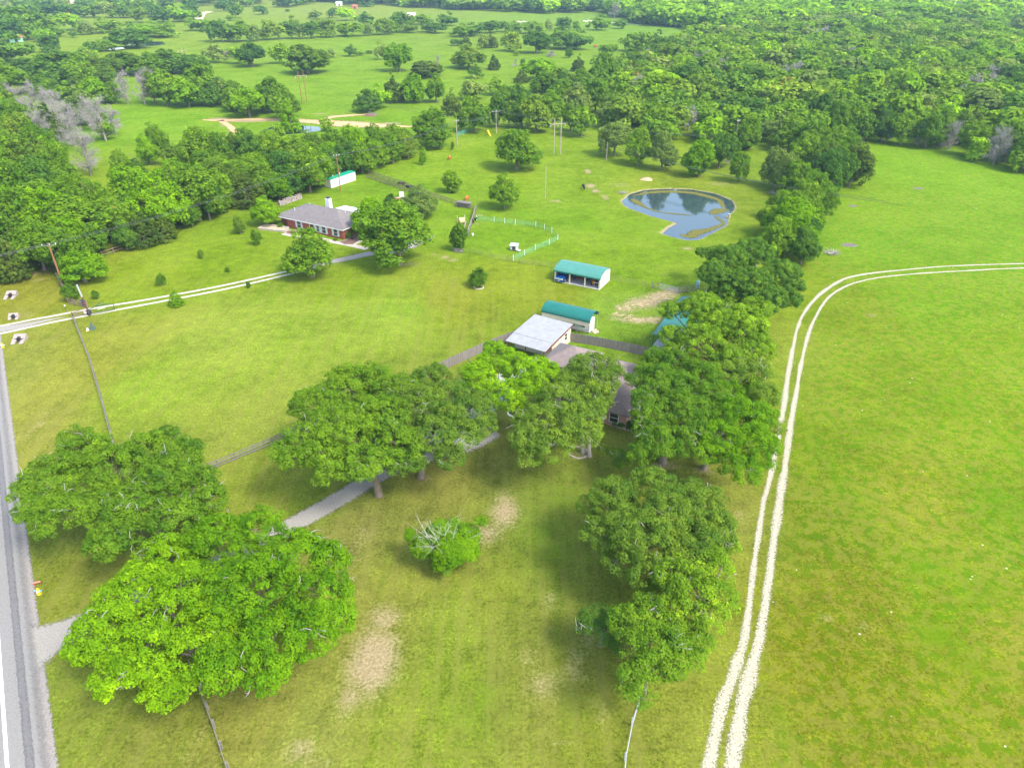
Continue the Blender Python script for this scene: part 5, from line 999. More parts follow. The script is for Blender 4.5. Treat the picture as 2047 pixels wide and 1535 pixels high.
def board_fence(pts, h, label):
    P_ = [G3(*p) for p in pts]; c = P_[0]; root = empty('board_fence', c, 0, label, 'fence')
    for i in range(len(P_)-1):
        a, b = P_[i]-c, P_[i+1]-c; L = (b-a).length; k = int(L/.15); d = (b-a)/L; nn = Vector((-d.y, d.x, 0))*.012; m = MB()
        for j in range(k):
            u = a+d*(j*L/k+.004); v = a+d*((j+1)*L/k-.004); z = h*random.uniform(.965, 1.02); o_ = nn*random.uniform(-.6,.6)
            m.add([u-nn+o_, v-nn+o_, v+nn+o_, u+nn+o_]+[q+Vector((0,0,z)) for q in (u-nn+o_, v-nn+o_, v+nn+o_, u+nn+o_)], [(0,3,2,1),(4,5,6,7),(0,1,5,4),(1,2,6,5),(2,3,7,6),(3,0,4,7)])
        m.build('board_panel', greywood, root)
        for j in range(int(L/2.6)+1):
            q = a+d*min(j*2.6, L)+Vector((-d.y, d.x, 0))*.09; MB().box(q.x-.05, q.y-.05, 0, q.x+.05, q.y+.05, h*.97).build('post', greywood, root)
    return root
rail_fence([(147,636),(163,676),(181,722),(200,785),(216,842),(236,915),(262,1000),(300,1110),(350,1240),(403,1385),(430,1455),(458,1540),(480,1610)], 1.15, 2, greywood, 'weathered rail fence running along the road verge', 2.5, name='rail_fence', rh=.12)
rail_fence([(330,968),(400,948),(470,920),(545,888),(620,852),(700,815),(780,780),(850,752)], 1.2, 3, greywood, 'grey three rail fence between the lawn and the near oaks', 2.4, rh=.16)
board_fence([(850,758),(905,731),(960,706),(1028,678)], 1.75, 'weathered board fence leading to the metal building'); board_fence([(1140,683),(1200,693),(1255,704),(1312,717)], 1.75, 'weathered board fence behind the tan roofed house')
rail_fence([(738,349),(800,370),(870,396),(915,411),(951,421)], 1.3, 3, brownwood, 'brown rail fence crossing behind the parked junk', 2.6, rh=.16)
rail_fence([(733,356),(790,375),(850,398)], 1.1, 3, brownwood, 'second brown rail fence just in front of the crossing one', 2.6, rh=.16)
rail_fence([(952,421),(945,445),(936,470)], 1.4, 4, greywood, 'pale rail fence running down from the pallet corner', 1.6, rh=.2, railmat=palepole)
rail_fence([(138,607),(176,616)], 1.2, 3, brownwood, 'short brown fence left of the entrance gate', 2.0, rh=.14); rail_fence([(147,636),(178,626)], 1.2, 3, brownwood, 'short brown fence right of the entrance gate', 2.0, rh=.14)
rail_fence([(137,606),(128,580),(115,556)], 1.2, 2, greywood, 'old fence running back from the entrance to the tall pole', 2.4); rail_fence([(205,514),(228,506),(251,499)], 1.3, 2, brownwood, 'short brown fence at the foot of the hedge trees', 2.4, rh=.16)
rail_fence([(1242,1600),(1248,1520),(1262,1450),(1276,1405),(1283,1370),(1292,1300),(1300,1200)], 1.15, 3, steel, 'thin wire fence in front of the lower right clump', 2.6, pr_=.045, name='wire_fence', rh=.03)
rail_fence([(935,505),(985,517),(1040,527),(1090,533),(1112,537)], 1.2, 3, brownwood, 'faint wire fence across the lawn left of the open garage', 3.2, pr_=.03, name='wire_fence', rh=.02)
rail_fence([(1222,560),(1262,568),(1304,577)], 1.2, 3, brownwood, 'faint wire fence right of the open garage', 3.0, pr_=.03, name='wire_fence', rh=.02)
rail_fence([(1304,577),(1317,579)], 1.35, 2, greywood, 'wooden brace at the left end of the pipe gate', 1.5, rh=.12, cat='fence'); rail_fence([(1357,586),(1372,584),(1395,582)], 1.35, 4, greywood, 'short pipe fence right of the pipe gate', 2.0, rh=.07)
a = G3(1318,579); b = G3(1356,586); t = empty('pipe_gate', a, math.atan2((b-a).y, (b-a).x), 'grey pipe farm gate below the pond meadow', 'gate'); L = (b-a).length
m = MB()
for z in (.25,.5,.75,1.0,1.25): m.tube((0,0,z), (L,0,z), .03)
m.build('bars', steel, t); MB().tube((0,0,.2), (0,0,1.3), .04).tube((L,0,.2), (L,0,1.3), .04).tube((L/2,0,.2), (L/2,0,1.3), .03).build('upright', steel, t)
# green mesh fence
GM = [(953,441),(988,444),(1030,449),(1071,453.5),(1088,459),(1103,466),(1115,480),(1098,489),(1070,500),(1026,522)]
def mesh_mat():
    m, n, l, b = new_mat('green_netting'); b.inputs['Base Color'].default_value = (.16,.40,.20,1); b.inputs['Roughness'].default_value = .7; g = node(n, 'ShaderNodeNewGeometry'); vo = node(n, 'ShaderNodeTexNoise'); vo.inputs['Scale'].default_value = 9; l.new(g.outputs[0], vo.inputs[0])
    mr = node(n, 'ShaderNodeMapRange'); mr.inputs[1].default_value = .42; mr.inputs[2].default_value = .6; mr.inputs[3].default_value = .14; mr.inputs[4].default_value = .5; l.new(vo.outputs[0], mr.inputs[0]); l.new(mr.outputs[0], b.inputs['Alpha']); return m
P_ = [G3(*p) for p in GM]; root = empty('netting_fence', P_[0], 0, 'curved green netting fence with white posts beside the hutch', 'fence'); m = MB()
for a, b in zip(P_, P_[1:]): a2, b2 = a-P_[0], b-P_[0]; m.add([a2, b2, b2+Vector((0,0,1.25)), a2+Vector((0,0,1.25))], [(0,1,2,3)])
m.build('netting', mesh_mat(), root)
for a, b in zip(P_, P_[1:]):
    k = max(1, round((b-a).length/3.6))
    for j in range(k): q = a.lerp(b, j/k)-P_[0]; MB().tube((q.x,q.y,0), (q.x,q.y,1.4), .05, n=6).build('post', whitep, root)
q = P_[-1]-P_[0]; MB().tube((q.x,q.y,0), (q.x,q.y,1.5), .06, n=6).build('post', whitep, root)
# ------------------------------------------------------------------ poles and lines
TOPS = {}
def pole(key, px, pb, pt, label, mat=polewood, arm=2.2, r=.15, lean=0, armz=.35, insul=True):
    x, y = G(px, pb); h = hgt(px, pb, pt); root = empty('utility_pole', (x, y, 0), R(20), label, 'utility pole'); MB().tube((0,0,-.2), (0,0,h), r*1.15, r*.75, 10).build('pole', mat, root); tops = []
    if arm:
        MB().box(-arm/2, -.16, h-armz-.06, arm/2, -.05, h-armz+.07).build('crossarm', palepole if mat != polewood else greywood, root)
        for s in (-.92, .1, .92): tops.append((s*arm/2, -.1, h-armz+.3))
        if insul:
            for q in tops: MB().tube((q[0],q[1],h-armz+.07), (q[0],q[1],h-armz+.35), .07, .09, 8).build('insulator', pm('pale_insulator', (.6,.62,.62), .4, .1, 2), root)
    TOPS[key] = [Vector(loc_of(root, *q)) for q in tops] or [Vector((x, y, h))]; return root
pole('u1', 127, 573, 487, 'orange brown utility pole by the road, tallest at the left', arm=2.6, r=.19); pole('u2', 681, 382, 309, 'brown utility pole in front of the white storage container', arm=1.6, r=.15); pole('u3', 914, 292, 240, 'grey utility pole at the hedge end', palepole, 1.8)
pole('u4', 992, 266, 221, 'grey utility pole with wide crossarm before the far trees', palepole, 3.4, armz=.4); pole('u7', 1090, 396, 332, 'plain leaning pole alone in the pasture', palepole, 0, .11); pole('u8', 1212, 321, 285, 'short grey pole left of the pond trees', palepole, 0, .13)
pole('u10', 1274, 334, 294, 'thin pole among the trees behind the pond', palepole, 0, .1); pole('u11', 1467, 300, 240, 'thin pole at the edge of the wood', palepole, 1.2, .1)
def hframe(key, xa, xb, pb, pt, label, mat=polewood):
    a, b = G3(xa, pb), G3(xb, pb-1); h = hgt(xa, pb, pt); root = empty('transmission_pole', a, math.atan2((b-a).y, (b-a).x), label, 'transmission pole'); L = (b-a).length
    for x in (0, L): MB().tube((x,0,-.2), (x,0,h), .19, .13, 10).build('pole', mat, root)
    MB().box(-1.6,-.2,h*.86-.09,L+1.6,-.06,h*.86+.09).build('crossarm', palepole, root); tp = [(-1.4,0,h*.83),(L/2,0,h*.83),(L+1.4,0,h*.83)]
    for q in tp: MB().tube((q[0],0,h*.83-.55), (q[0],0,h*.83), .07, .07, 6).build('insulator', MATS['pale_insulator'], root)
    TOPS[key] = [Vector(loc_of(root, q[0], q[1], q[2]-.5)) for q in tp]; return root
hframe('h1', 1107, 1120, 309, 238, 'twin leg transmission pole nearer the camera, over the pasture', palepole); hframe('h2', 604, 614, 207, 143, 'twin leg brown transmission pole in the far meadow'); hframe('h3', 366, 374, 132, 97, 'small far twin leg pole among the left trees')
def wire(a, b, sag, label, group, r=.028):
    n = 14; m = MB(); pts = [a.lerp(b, i/n)-Vector((0,0,sag*4*(i/n)*(1-i/n))) for i in range(n+1)]; m.path(pts, [r]*(n+1), 4); return tag(m.build('power_line', wirem), label, 'power line', group)
for nm, u, v, lab in (('a','u1','u2','from the roadside pole to the container pole'),('b','u2','u3','from the container pole to the hedge end pole'),('c','u3','u4','between the two grey poles')):
    for i in range(3): wire(TOPS[u][i], TOPS[v][i], 1.6, ['left','middle','right'][i]+' cable '+lab, 'cables '+lab, .022 if nm == 'a' else .024)
e = TOPS['u1']
for i in range(3): wire(e[i], e[i]+Vector((-60, -46, 0)), 1.2, ['left','middle','right'][i]+' cable leaving the roadside pole over the left edge', 'cables over the left edge', .03)
far_ = G3(1750, 405, 7)
for i in range(3): wire(TOPS['h1'][i], far_+Vector((i*1.5, -i*2.5, 1)), 3.0, ['upper','middle','lower'][i]+' cable from the twin leg pole past the pond trees', 'cables past the pond trees', .035)
for i in range(3): wire(TOPS['h1'][i], TOPS['h2'][i], 4.0, ['left','middle','right'][i]+' cable between the two transmission poles', 'cables between transmission poles', .03)
for i in range(3): wire(TOPS['u4'][i], TOPS['h1'][0]+Vector((60+i, -2*i, -3)), 1.5, ['left','middle','right'][i]+' cable from the wide crossarm pole to the right', 'cables from the wide crossarm pole', .028)
# entrance: lamp pole, ornate gate, barrels and small things
x, y = G(180, 632); h = hgt(180, 632, 569); t = empty('gate_pole', (x, y, 0), 0, 'dark red pole with silver upper part beside the entrance gate', 'pole'); MB().tube((0,0,0), (-.3,0,h*.62), .13, .12, 8).build('pole', pm('dark_red_wood', (.12,.04,.03), .8, .3, 2), t); MB().tube((-.3,0,h*.62), (-.5,0,h), .15, .15, 10).build('sleeve', steel, t)
a = G3(181,631); b = G3(230,620); t = empty('entrance_gate', a, math.atan2((b-a).y, (b-a).x), 'dark green arched metal entrance gate standing open over the drive', 'gate'); L = (b-a).length
top = lambda u: 1.25+.75*math.exp(-((u-.5)/.24)**2); m = MB(); m.path([(L*i/16, 0, top(i/16)) for i in range(17)], [.05]*17, 6); m.tube((0,0,.15), (L,0,.15), .04); m.tube((0,0,.1), (0,0,top(0)), .05); m.tube((L,0,.1), (L,0,top(1)), .05); dg = pm('dark_green_iron', (.02,.07,.05), .5, .2, 2)
m.build('frame', dg, t); m = MB()
for i in range(1, 22): m.tube((L*i/22,0,.15), (L*i/22,0,top(i/22)), .014, n=4)
m.build('bars', dg, t); m = MB().box(L*.3,-.04,1.45,L*.66,-.01,1.6); m.build('name_plate', dg, t); m = MB()
for i in range(8): m.box(L*.33+i*L*.038, -.05, .82, L*.33+i*L*.038+.11, -.02, 1.0)
m.build('letters', pm('pale_letters', (.5,.5,.4), .6, .1, 2), t)
for i, (px, py) in enumerate([(164,609),(170,610)]): t = frame(px, py, 0, 'plastic_barrel', ['dark blue barrel behind the short fence, left one','dark blue barrel behind the short fence, right one'][i], 'barrel'); MB().tube((0,0,0), (0,0,.45), .3, .33, 12).tube((0,0,.45), (0,0,.9), .33, .3, 12).build('drum', barrel, t); MB().tube((0,0,.9), (0,0,.95), .31, .31, 12).build('lid', barrel, t)
t = frame(133, 622, 0, 'post_lamp', 'small white headed lamp post on the verge', 'lamp'); MB().tube((0,0,0), (0,0,1.0), .04).build('post', dark, t); MB().tube((0,0,1.0), (0,0,1.25), .09, .13, 8).build('lamp_head', whitep, t)
t = frame(177, 630, 0, 'gate_opener', 'dark gate opener box with a round white sign', 'gate opener'); MB().box(-.1,-.25,.2,.55,.25,1.0).build('box', barrel, t); MB().tube((-.28,-.28,.7), (-.28,-.31,.7), .27, .27, 16).build('disc', whitep, t); MB().box(-.1,-.05,0,.1,.05,.2).build('foot', dark, t)
t = frame(185, 658, 0, 'green_cover', 'small dark green pointed cover behind the rail fence', 'cover'); MB().add([(-.45,-.4,0),(.45,-.4,0),(.5,.4,0),(-.4,.4,0),(-.05,.05,1.3),(.1,.05,1.25)], [(0,1,5,4),(1,2,5),(2,3,4,5),(3,0,4),(0,3,2,1)]).build('cover', pm('green_cover', (.03,.10,.08), .8, .4, 3, c2=(.09,.07,.07)), t); MB().tube((0,.05,1.2), (0,.05,1.5), .03).build('tip', dark, t)
t = frame(174, 662, 0, 'white_jug', 'white jug with a yellow base behind the rail fence', 'jug'); MB().tube((0,0,0), (0,0,.12), .22, .22, 10).build('base', yellow, t); MB().tube((.2,0,.1), (.2,0,.5), .2, .17, 10).tube((.2,0,.5), (.2,0,.62), .08, .08, 8).build('jug', whitep, t)
for i, (px, py, wd, lab) in enumerate([(22,594,1.9,'pale concrete culvert mouth farthest up the verge'),(28,637,1.7,'pale concrete culvert mouth just above the drive'),(39,682,2.0,'pale concrete culvert mouth just below the drive')]):
    x, y = G(px, py); t = empty('culvert', (x, y, 0), R(8), lab, 'culvert'); hw = wd/2; d_ = 1.5 if i != 1 else .7; zf = .0; zb = .75
    m = MB(); m.add([(-hw,-d_*.8,.03),(-.32,-d_*.8,.03),(-.32,0,.30),(-hw,0,.5)], [(0,1,2,3)]); m.add([(.32,-d_*.8,.03),(hw,-d_*.8,.03),(hw,0,.5),(.32,0,.30)], [(0,1,2,3)])
    m.add([(-hw,0,.5),(hw,0,.5),(hw,d_*.7,.95),(-hw,d_*.7,.95)], [(0,1,2,3)]); m.add([(-hw,d_*.7,.95),(hw,d_*.7,.95),(hw,d_*.75,0),(-hw,d_*.75,0)], [(0,1,2,3)]); m.add([(-hw,-d_*.8,.03),(-hw,0,.5),(-hw,d_*.7,.95),(-hw,d_*.75,0)], [(0,1,2,3)]); m.add([(hw,-d_*.8,.03),(hw,0,.5),(hw,d_*.7,.95),(hw,d_*.75,0)], [(0,1,2,3)])
    m.build('headwall', pm('pinkish_concrete', (.30,.25,.215), .9, .15, 2), t); MB().poly([(-.31,-d_*.5,.02),(.31,-d_*.5,.02),(.31,0,.02),(-.31,0,.02)]).poly([(-.31,-.003,.02),(.31,-.003,.02),(.31,-.003,.3),(-.31,-.003,.3)]).build('pipe_floor', pm('culvert_mud', (.09,.07,.05), .95, .3, 3), t)
    mm = MB(); mm.tube((0,-.12,.42), (0,.3,.5), .34, .34, 14); mm.build('pipe_mouth', dark, t)
def hydrant(px, py, label, cap, rz=0):
    t = frame(px, py, rz, 'roadside_hydrant', label, 'hydrant'); MB().tube((0,0,0), (0,0,.06), .26, .26, 14).build('flange', yellow, t); MB().tube((0,0,.06), (0,0,.6), .15, .14, 12).tube((0,0,.6), (0,0,.78), .17, .06, 12).build('body', yellow, t)
    for s in (-1, 1): MB().tube((s*.14,0,.42), (s*.36,0,.42), .1, .1, 10).build('side_cap', cap, t)
    MB().tube((0,-.13,.4), (0,-.26,.4), .11, .11, 10).build('front_cap', whitep, t); return t
hydrant(79, 1186, 'yellow hydrant with blue and white caps at the road edge', lblue, R(20)); t = frame(75, 1168, 20, 'marker_bar', 'short pink red marker bar beside the yellow hydrant', 'marker'); MB().box(-.36,-.06,.25,.36,.06,.4).build('bar', pm('pink_red', (.55,.22,.18), .6, .1, 2), t); MB().box(-.3,-.04,0,-.22,.04,.25).build('foot', red, t); MB().box(.22,-.04,0,.3,.04,.25).build('foot', red, t)
hydrant(6, 694, 'yellow hydrant with white cap at the far road edge', whitep)
# pallets, hutch, hay, birds and other yard things near the fence corner
t = frame(927, 414, -22, 'pallet_stack', 'grey weathered pallets leaning in a row at the fence corner', 'pallets')
for i in range(8):
    m = MB(); x = -1.9+i*.5
    for j in range(6): m.box(x, -.8, .05+j*.22, x+.1, .8, .17+j*.22)
    m.box(x+.1, -.75, 0, x+.2, -.65, 1.25); m.box(x+.1, .65, 0, x+.2, .75, 1.25); o = m.build('pallet', greywood, t); o.rotation_euler = (0, R(random.uniform(-5, 14)), R(random.uniform(-4, 4)))
MB().box(-2.0,-.85,1.3,2.1,-.2,1.38).box(-2.0,.1,1.28,2.1,.85,1.36).build('top_boards', greywood, t)
t = frame(1028, 500, -15, 'hutch', 'small pale blue hutch with a dark opening beside the netting fence', 'hutch'); MB().box(-.8,-.6,.25,.8,.6,1.2).build('wall', pm('pale_grey_board', (.45,.45,.47), .8, .2, 3), t); MB().prism([(-.75,1.2),(.75,1.35),(.75,1.43),(-.75,1.28)], -.95, .95).build('roof', pm('pale_blue_sheet', (.50,.60,.66), .5, .1, 2), t); MB().box(-.3,-.66,.35,.35,-.605,1.05).build('opening', dark, t); MB().box(.5,-.7,.3,.85,-.61,1.1).build('door', whitep, t)  # opening is a solid dark slab, its colour standing for the shade inside
for sx in (-.7,.62):
    for sy in (-.55,.47): MB().box(sx,sy,0,sx+.08,sy+.08,.25).build('leg', greywood, t)
t = frame(1036, 503, -30, 'feed_trough', 'white feed trough at the corner of the hutch', 'trough'); MB().prism([(-.2,.1),(.2,.1),(.3,.4),(-.3,.4)], -.4, .4).build('trough', whitep, t); MB().box(-.35,-.2,0,-.28,.2,.1).build('foot', dark, t); MB().box(.28,-.2,0,.35,.2,.1).build('foot', dark, t)
t = frame(923, 447, 20, 'hay_bale', 'pale hay bale with two white stakes above the plank pen', 'hay bale'); MB().tube((-.7,0,.75), (.7,0,.75), .78, .78, 18).build('bale', hay, t); MB().tube((-.9,.6,0), (-.9,.6,2.0), .04).tube((1.0,.5,0), (1.0,.5,2.0), .04).build('stake', whitep, t)
rail_fence([(908,504),(927,506)], .9, 4, greywood, 'front planks of the small pen around the upright tree', 1.2, rh=.12, name='plank_pen'); rail_fence([(926,459),(931,447)], .5, 2, palepole, 'white board edging beside the hay bale', 1.0, rh=.2, name='board_edging')
t = frame(945, 471, 0, 'bucket', 'white bucket on the grass right of the pale fence', 'bucket'); MB().tube((0,0,0), (0,0,.5), .24, .3, 12).build('pail', whitep, t); MB().path([(math.cos(a)*.3, 0, .5+math.sin(a)*.2) for a in [i*math.pi/6 for i in range(7)]], [.02]*7, 4).build('handle', dark, t)
t = frame(1394, 575, 0, 'water_tank', 'narrow pale blue upright tank beside the dark oak', 'tank'); MB().tube((0,0,0), (0,0,1.35), .38, .38, 14).tube((0,0,1.35), (0,0,1.6), .38, .1, 14).build('tank', pm('pale_blue_tank', (.22,.40,.46), .5, .1, 2), t); MB().tube((0,0,1.6), (0,0,1.7), .1).build('cap', steel, t)
t = frame(1457, 436, 0, 'concrete_post', 'short pale concrete stump at the pond edge', 'post'); MB().tube((0,0,0), (0,0,1.0), .32, .30, 12).build('stump', stone, t); MB().tube((0,0,1.0), (0,0,1.06), .33, .33, 12).build('cap', concrete, t)
x, y = G(1489, 592); t = empty('satellite_dish', (x, y, 0), 0, 'small white dish on a tall mast among the dark oaks', 'satellite dish'); hz = hgt(1489, 592, 549); MB().tube((0,0,0), (0,0,hz), .05).build('mast', steel, t); MB().tube((0,0,hz), (-.05,-.14,hz+.06), .1, .42, 16).build('dish', whitep, t)
# junk by the thin yellowish tree
t = frame(803, 394, 10, 'water_tote', 'white plastic tank standing among the parked junk', 'tank'); MB().box(-.6,-.5,.15,.6,.5,1.3).tube((0,0,1.3), (0,0,1.4), .2).build('tank', whitep, t); MB().box(-.65,-.55,0,.65,.55,.14).build('pallet', greywood, t)
t = frame(799, 403, 25, 'loaded_trailer', 'flat trailer loaded with red and tan sheets among the parked junk', 'trailer'); MB().box(-1.9,-.9,.55,1.9,.9,.68).build('deck', steel, t); MB().box(-1.6,-.8,.683,.2,.1,1.2).build('load', red, t); MB().box(-1.0,-.85,1.203,1.6,-.1,1.3).box(.3,.1,.683,1.7,.8,1.0).build('boards', stone, t); MB().tube((1.9,0,.6), (3.0,0,.45), .05).build('drawbar', steel, t)
for s in (-1, 1): wheel(t, 0, s*.98, .33, .33, .2).rotation_euler = (0, 0, R(90))
t = frame(801, 413, 15, 'covered_boat', 'grey tarp covered boat among the parked junk', 'boat'); vs = []
for i, (x_, w_, z_) in enumerate([(-2.3,.75,1.0),(-1,.95,1.35),(.4,.95,1.45),(1.6,.7,1.3),(2.5,.08,1.05)]): vs += [(x_,-w_*.6,.4),(x_,-w_,.9),(x_,0,z_),(x_,w_,.9),(x_,w_*.6,.4)]
MB().add(vs, [(0,1,2,3,4),(24,23,22,21,20)]+[(i*5+j, i*5+(j+1) % 5, (i+1)*5+(j+1) % 5, (i+1)*5+j) for i in range(4) for j in range(5)]).build('hull', tarp, t); MB().box(-2,-.5,.15,1.8,.5,.35).build('trailer', steel, t)
pickup((*G(806, 425), 0), R(75), silver, 'silver blue pickup parked below the tarp covered boat')
pickup((*G(793, 487), 0), R(60), pm('pale_grey_paint', (.5,.55,.6), .3, .05, 1, spec=.8), 'pale pickup half hidden under the large wide oak')
for i, (px, py, lab) in enumerate([(804,369,'dark bench shaped trough, left one along the rail fence'),(819,376,'dark long trough, right one along the rail fence')]): t = frame(px, py, -20, 'trough', lab, 'trough'); MB().prism([(-.3,.25),(.3,.25),(.45,.7),(-.45,.7)], -1.1, 1.1).build('trough', dark, t); MB().box(-.9,-.3,0,-.8,.3,.25).build('foot', dark, t); MB().box(.8,-.3,0,.9,.3,.25).build('foot', dark, t)
t = frame(977, 271, 30, 'slide', 'small yellow slide below the far trees', 'slide'); MB().add([(-.25,-1.4,.1),(.25,-1.4,.1),(.25,.6,1.8),(-.25,.6,1.8),(-.25,-1.4,.02),(.25,-1.4,.02),(.25,.6,1.72),(-.25,.6,1.72)], [(0,1,2,3),(7,6,5,4),(0,3,7,4),(1,5,6,2),(0,4,5,1),(3,2,6,7)]).build('chute', yellow, t); MB().tube((-.3,.65,1.8), (-.35,1.3,0), .06).tube((.3,.65,1.8), (.35,1.3,0), .06).build('ladder', yellow, t)
rail_fence([(916,272),(926,269),(936,266)], 1.5, 4, pm('mint_green_pipe', (.14,.42,.33), .5, .1, 2), 'mint green pipe gate by the hedge end', 3.0, rh=.09, name='pipe_gate', cat='gate')
# brush pile, fallen tree, sand heaps
def brush(px, py, r, label, mat, k=60, name='brush_pile'):
    x, y = G(px, py); m = MB(); rg = np.random.default_rng(int(px))
    for i in range(k):
        a = rg.uniform(0, 6.28); q = Vector((math.cos(a)*rg.uniform(0, r), math.sin(a)*rg.uniform(0, r)*.7, rg.uniform(0, r*.25))); d = Vector((math.cos(a)+rg.normal()*.5, math.sin(a)+rg.normal()*.5, rg.uniform(.1, .9))).normalized(); L = r*rg.uniform(.4, .9); p2 = q+d*L*.5; m.path([q, p2, p2+(d+Vector(rg.normal(size=3))*.4).normalized()*L*.5], [.05, .035, .015], 4)
    m.tube((-r*.5,0,.2), (r*.6,.1,.3), .18, .1, 7); o = m.build(name, mat); o.location = (x, y, 0); return tag(o, label, 'brush pile')
brush(1662, 508, 1.6, 'pile of grey cut branches in the right field', deadwood, 80); brush(1245, 387, 1.2, 'clump of dead reeds and driftwood at the left pond bank', deadgrey, 50); brush(1102, 113, 3.2, 'grey fallen treetop lying in the middle pasture', deadgrey, 80); brush(1029, 133, 2.4, 'broken pale stump with fallen limbs in the middle pasture', deadwood, 40); brush(745, 231, 2.4, 'low grey heap of branches above the sandy dam', deadgrey, 60); brush(382, 128, 4, 'pale fallen timber by the far twin pole', deadwood, 50); brush(1547, 388, 1.6, 'small pile of pink grey branches by the tree belt', deadwood, 40)
def heap(px, py, wd, h, label, mat):
    x, y = G(px, py); m = MB(); n = 16; vs = []
    for rr, zz in ((1,0),(.75,.35),(.45,.8),(.15,1)):
        for i in range(n): a = i/n*6.283; k = rr*(1+.18*math.sin(a*3+px)+.1*math.sin(a*5)); vs.append((math.cos(a)*wd*k, math.sin(a)*wd*.55*k, zz*h*(1+.15*math.sin(a*2))))
    fs = [(r_*n+i, r_*n+(i+1) % n, (r_+1)*n+(i+1) % n, (r_+1)*n+i) for r_ in range(3) for i in range(n)]+[tuple(range(3*n, 4*n))]; m.add(vs, fs); o = m.build('sand_heap', mat, None, True); o.location = (x, y, -.02); return tag(o, label, 'heap')
sand = pm('orange_sand', (.50,.34,.20), .95, .2, 1.5, c2=(.38,.22,.13)); heap(1293, 360, 1.9, .7, 'low pale sand heap behind the pond', sand); heap(740, 232, 3.0, .9, 'brown earth heap above the sandy dam', mulch)
for i, (p, hh, wd) in enumerate([([(610,243),(640,241),(680,246),(720,250),(760,252),(800,253)], 1.5, 6)]):
    pass
# ------------------------------------------------------------------ far buildings
def barn(px, py, wd, dp, hh, wallm, roofm, rz, label, name='farm_building'):
    t = frame(px, py, rz, name, label, 'building'); MB().box(-wd/2,-dp/2,0,wd/2,dp/2,hh).build('wall', wallm, t); MB().prism([(-dp/2-.3,hh+.003),(dp/2+.3,hh+.003),(0,hh+dp*.28)], -wd/2-.3, wd/2+.3).build('roof', roofm, t)
    MB().box(-1,-dp/2-.06,0,1,-dp/2-.003,hh*.8).build('door', dark, t); return t
redroof = pm('faded_red_roof', (.42,.13,.10), .8, .2, .6); mint = pm('mint_wall', (.25,.5,.36), .8, .1, 1)
barn(33, 84, 9, 7, 3, mint, redroof, 35, 'small far shed with a faded red roof at the left edge'); barn(3, 72, 9, 8, 4, white, pm('pale_blue_roof', (.5,.55,.62), .6, .1, 1), 10, 'pale far building at the left edge'); barn(152, 8, 12, 8, 4, pm('pink_wall', (.6,.4,.32), .8, .1, 1), white, 20, 'pale pink far building at the top left'); barn(823, 37, 8, 6, 3.5, pm('peach_wall', (.65,.42,.34), .8, .1, 1), whitep, 10, 'tiny peach and white building in the far trees')
barn(455, 116, 8, 6, 2.6, pbrick, pm('dark_low_roof', (.14,.10,.09), .8, .2, 1), 5, 'low brown building among the far left trees'); barn(678, 12, 8, 6, 3, white, whitep, 15, 'tiny white building at the top of the view'); 
barn(710, 18, 6, 5, 3, pm('red_wall', (.5,.16,.1), .8, .1, 1), redroof, 0, 'tiny red building at the top of the view')
strip('gravel_track', [(*G(*p), wd) for p, wd in [((392,42),9),((398,34),9),((404,28),7),((420,24),7)]], 1, .03, pm('far_track_sand', (.62,.46,.34), .9, .1, 1))
strip('sand_bank', [(*G(*p), wd) for p, wd in [((1210,46),3),((1225,46),5),((1250,48),5),((1280,50),3)]], 1, .03, pm('pale_sand', (.55,.5,.42), .9, .1, 1))
# red tractor-like machine in the pasture
t = frame(1190, 95, 10, 'farm_implement', 'small red farm implement alone in the far pasture', 'farm machine'); MB().box(-1.6,-.7,.6,1.6,.7,1.3).build('body', red, t); MB().tube((1.6,0,.7), (3.0,0,.5), .08).build('drawbar', dark, t)
for s in (-1, 1): wheel(t, 0, s*.85, .45, .45, .25).rotation_euler = (0, 0, R(90))
# ------------------------------------------------------------------ animals
def skin_mesh(name, verts, edges, radii, root_i=0, sub=1):
    me = bpy.data.meshes.new(name); me.from_pydata(verts, edges, []); o = bpy.data.objects.new(name, me); C.objects.link(o); md = o.modifiers.new('s', 'SKIN')
    for i, r_ in enumerate(radii): me.skin_vertices[0].data[i].radius = r_ if isinstance(r_, tuple) else (r_, r_)
    me.skin_vertices[0].data[root_i].use_root = True; s_ = o.modifiers.new('u', 'SUBSURF'); s_.levels = sub; s_.render_levels = sub
    dg_ = bpy.context.evaluated_depsgraph_get(); em = bpy.data.meshes.new_from_object(o.evaluated_get(dg_)); bpy.data.objects.remove(o); em.name = name; return em
def cow_mesh():          # grazing, head towards -y
    v = [(0,0,1.02),(0,-.75,1.05),(0,.75,1.08),(0,-1.05,1.05),(0,-1.4,.72),(0,-1.62,.38),(0,-1.78,.15)]; r_ = [(.36,.40),(.32,.38),(.30,.34),(.22,.26),.17,.13,.08]; e = [(0,1),(0,2),(1,3),(3,4),(4,5),(5,6)]
    for s in (-1, 1):
        k = len(v); v += [(s*.2,-.72,.75),(s*.2,-.72,.42),(s*.2,-.74,.06)]; r_ += [.14,.075,.06]; e += [(1,k),(k,k+1),(k+1,k+2)]
        k = len(v); v += [(s*.22,.78,.78),(s*.22,.68,.58),(s*.22,.86,.38),(s*.22,.82,.06)]; r_ += [.18,.11,.07,.06]; e += [(2,k),(k,k+1),(k+1,k+2),(k+2,k+3)]
    k = len(v); v += [(0,1.05,1.18),(0,1.12,.75),(0,1.1,.5)]; r_ += [.06,.03,.05]; e += [(2,k),(k,k+1),(k+1,k+2)]
    for s in (-1, 1): k = len(v); v += [(s*.2,-1.5,.52)]; r_ += [.04]; e += [(4,k)]
    return skin_mesh('cow', v, e, r_)
cowm = cow_mesh()
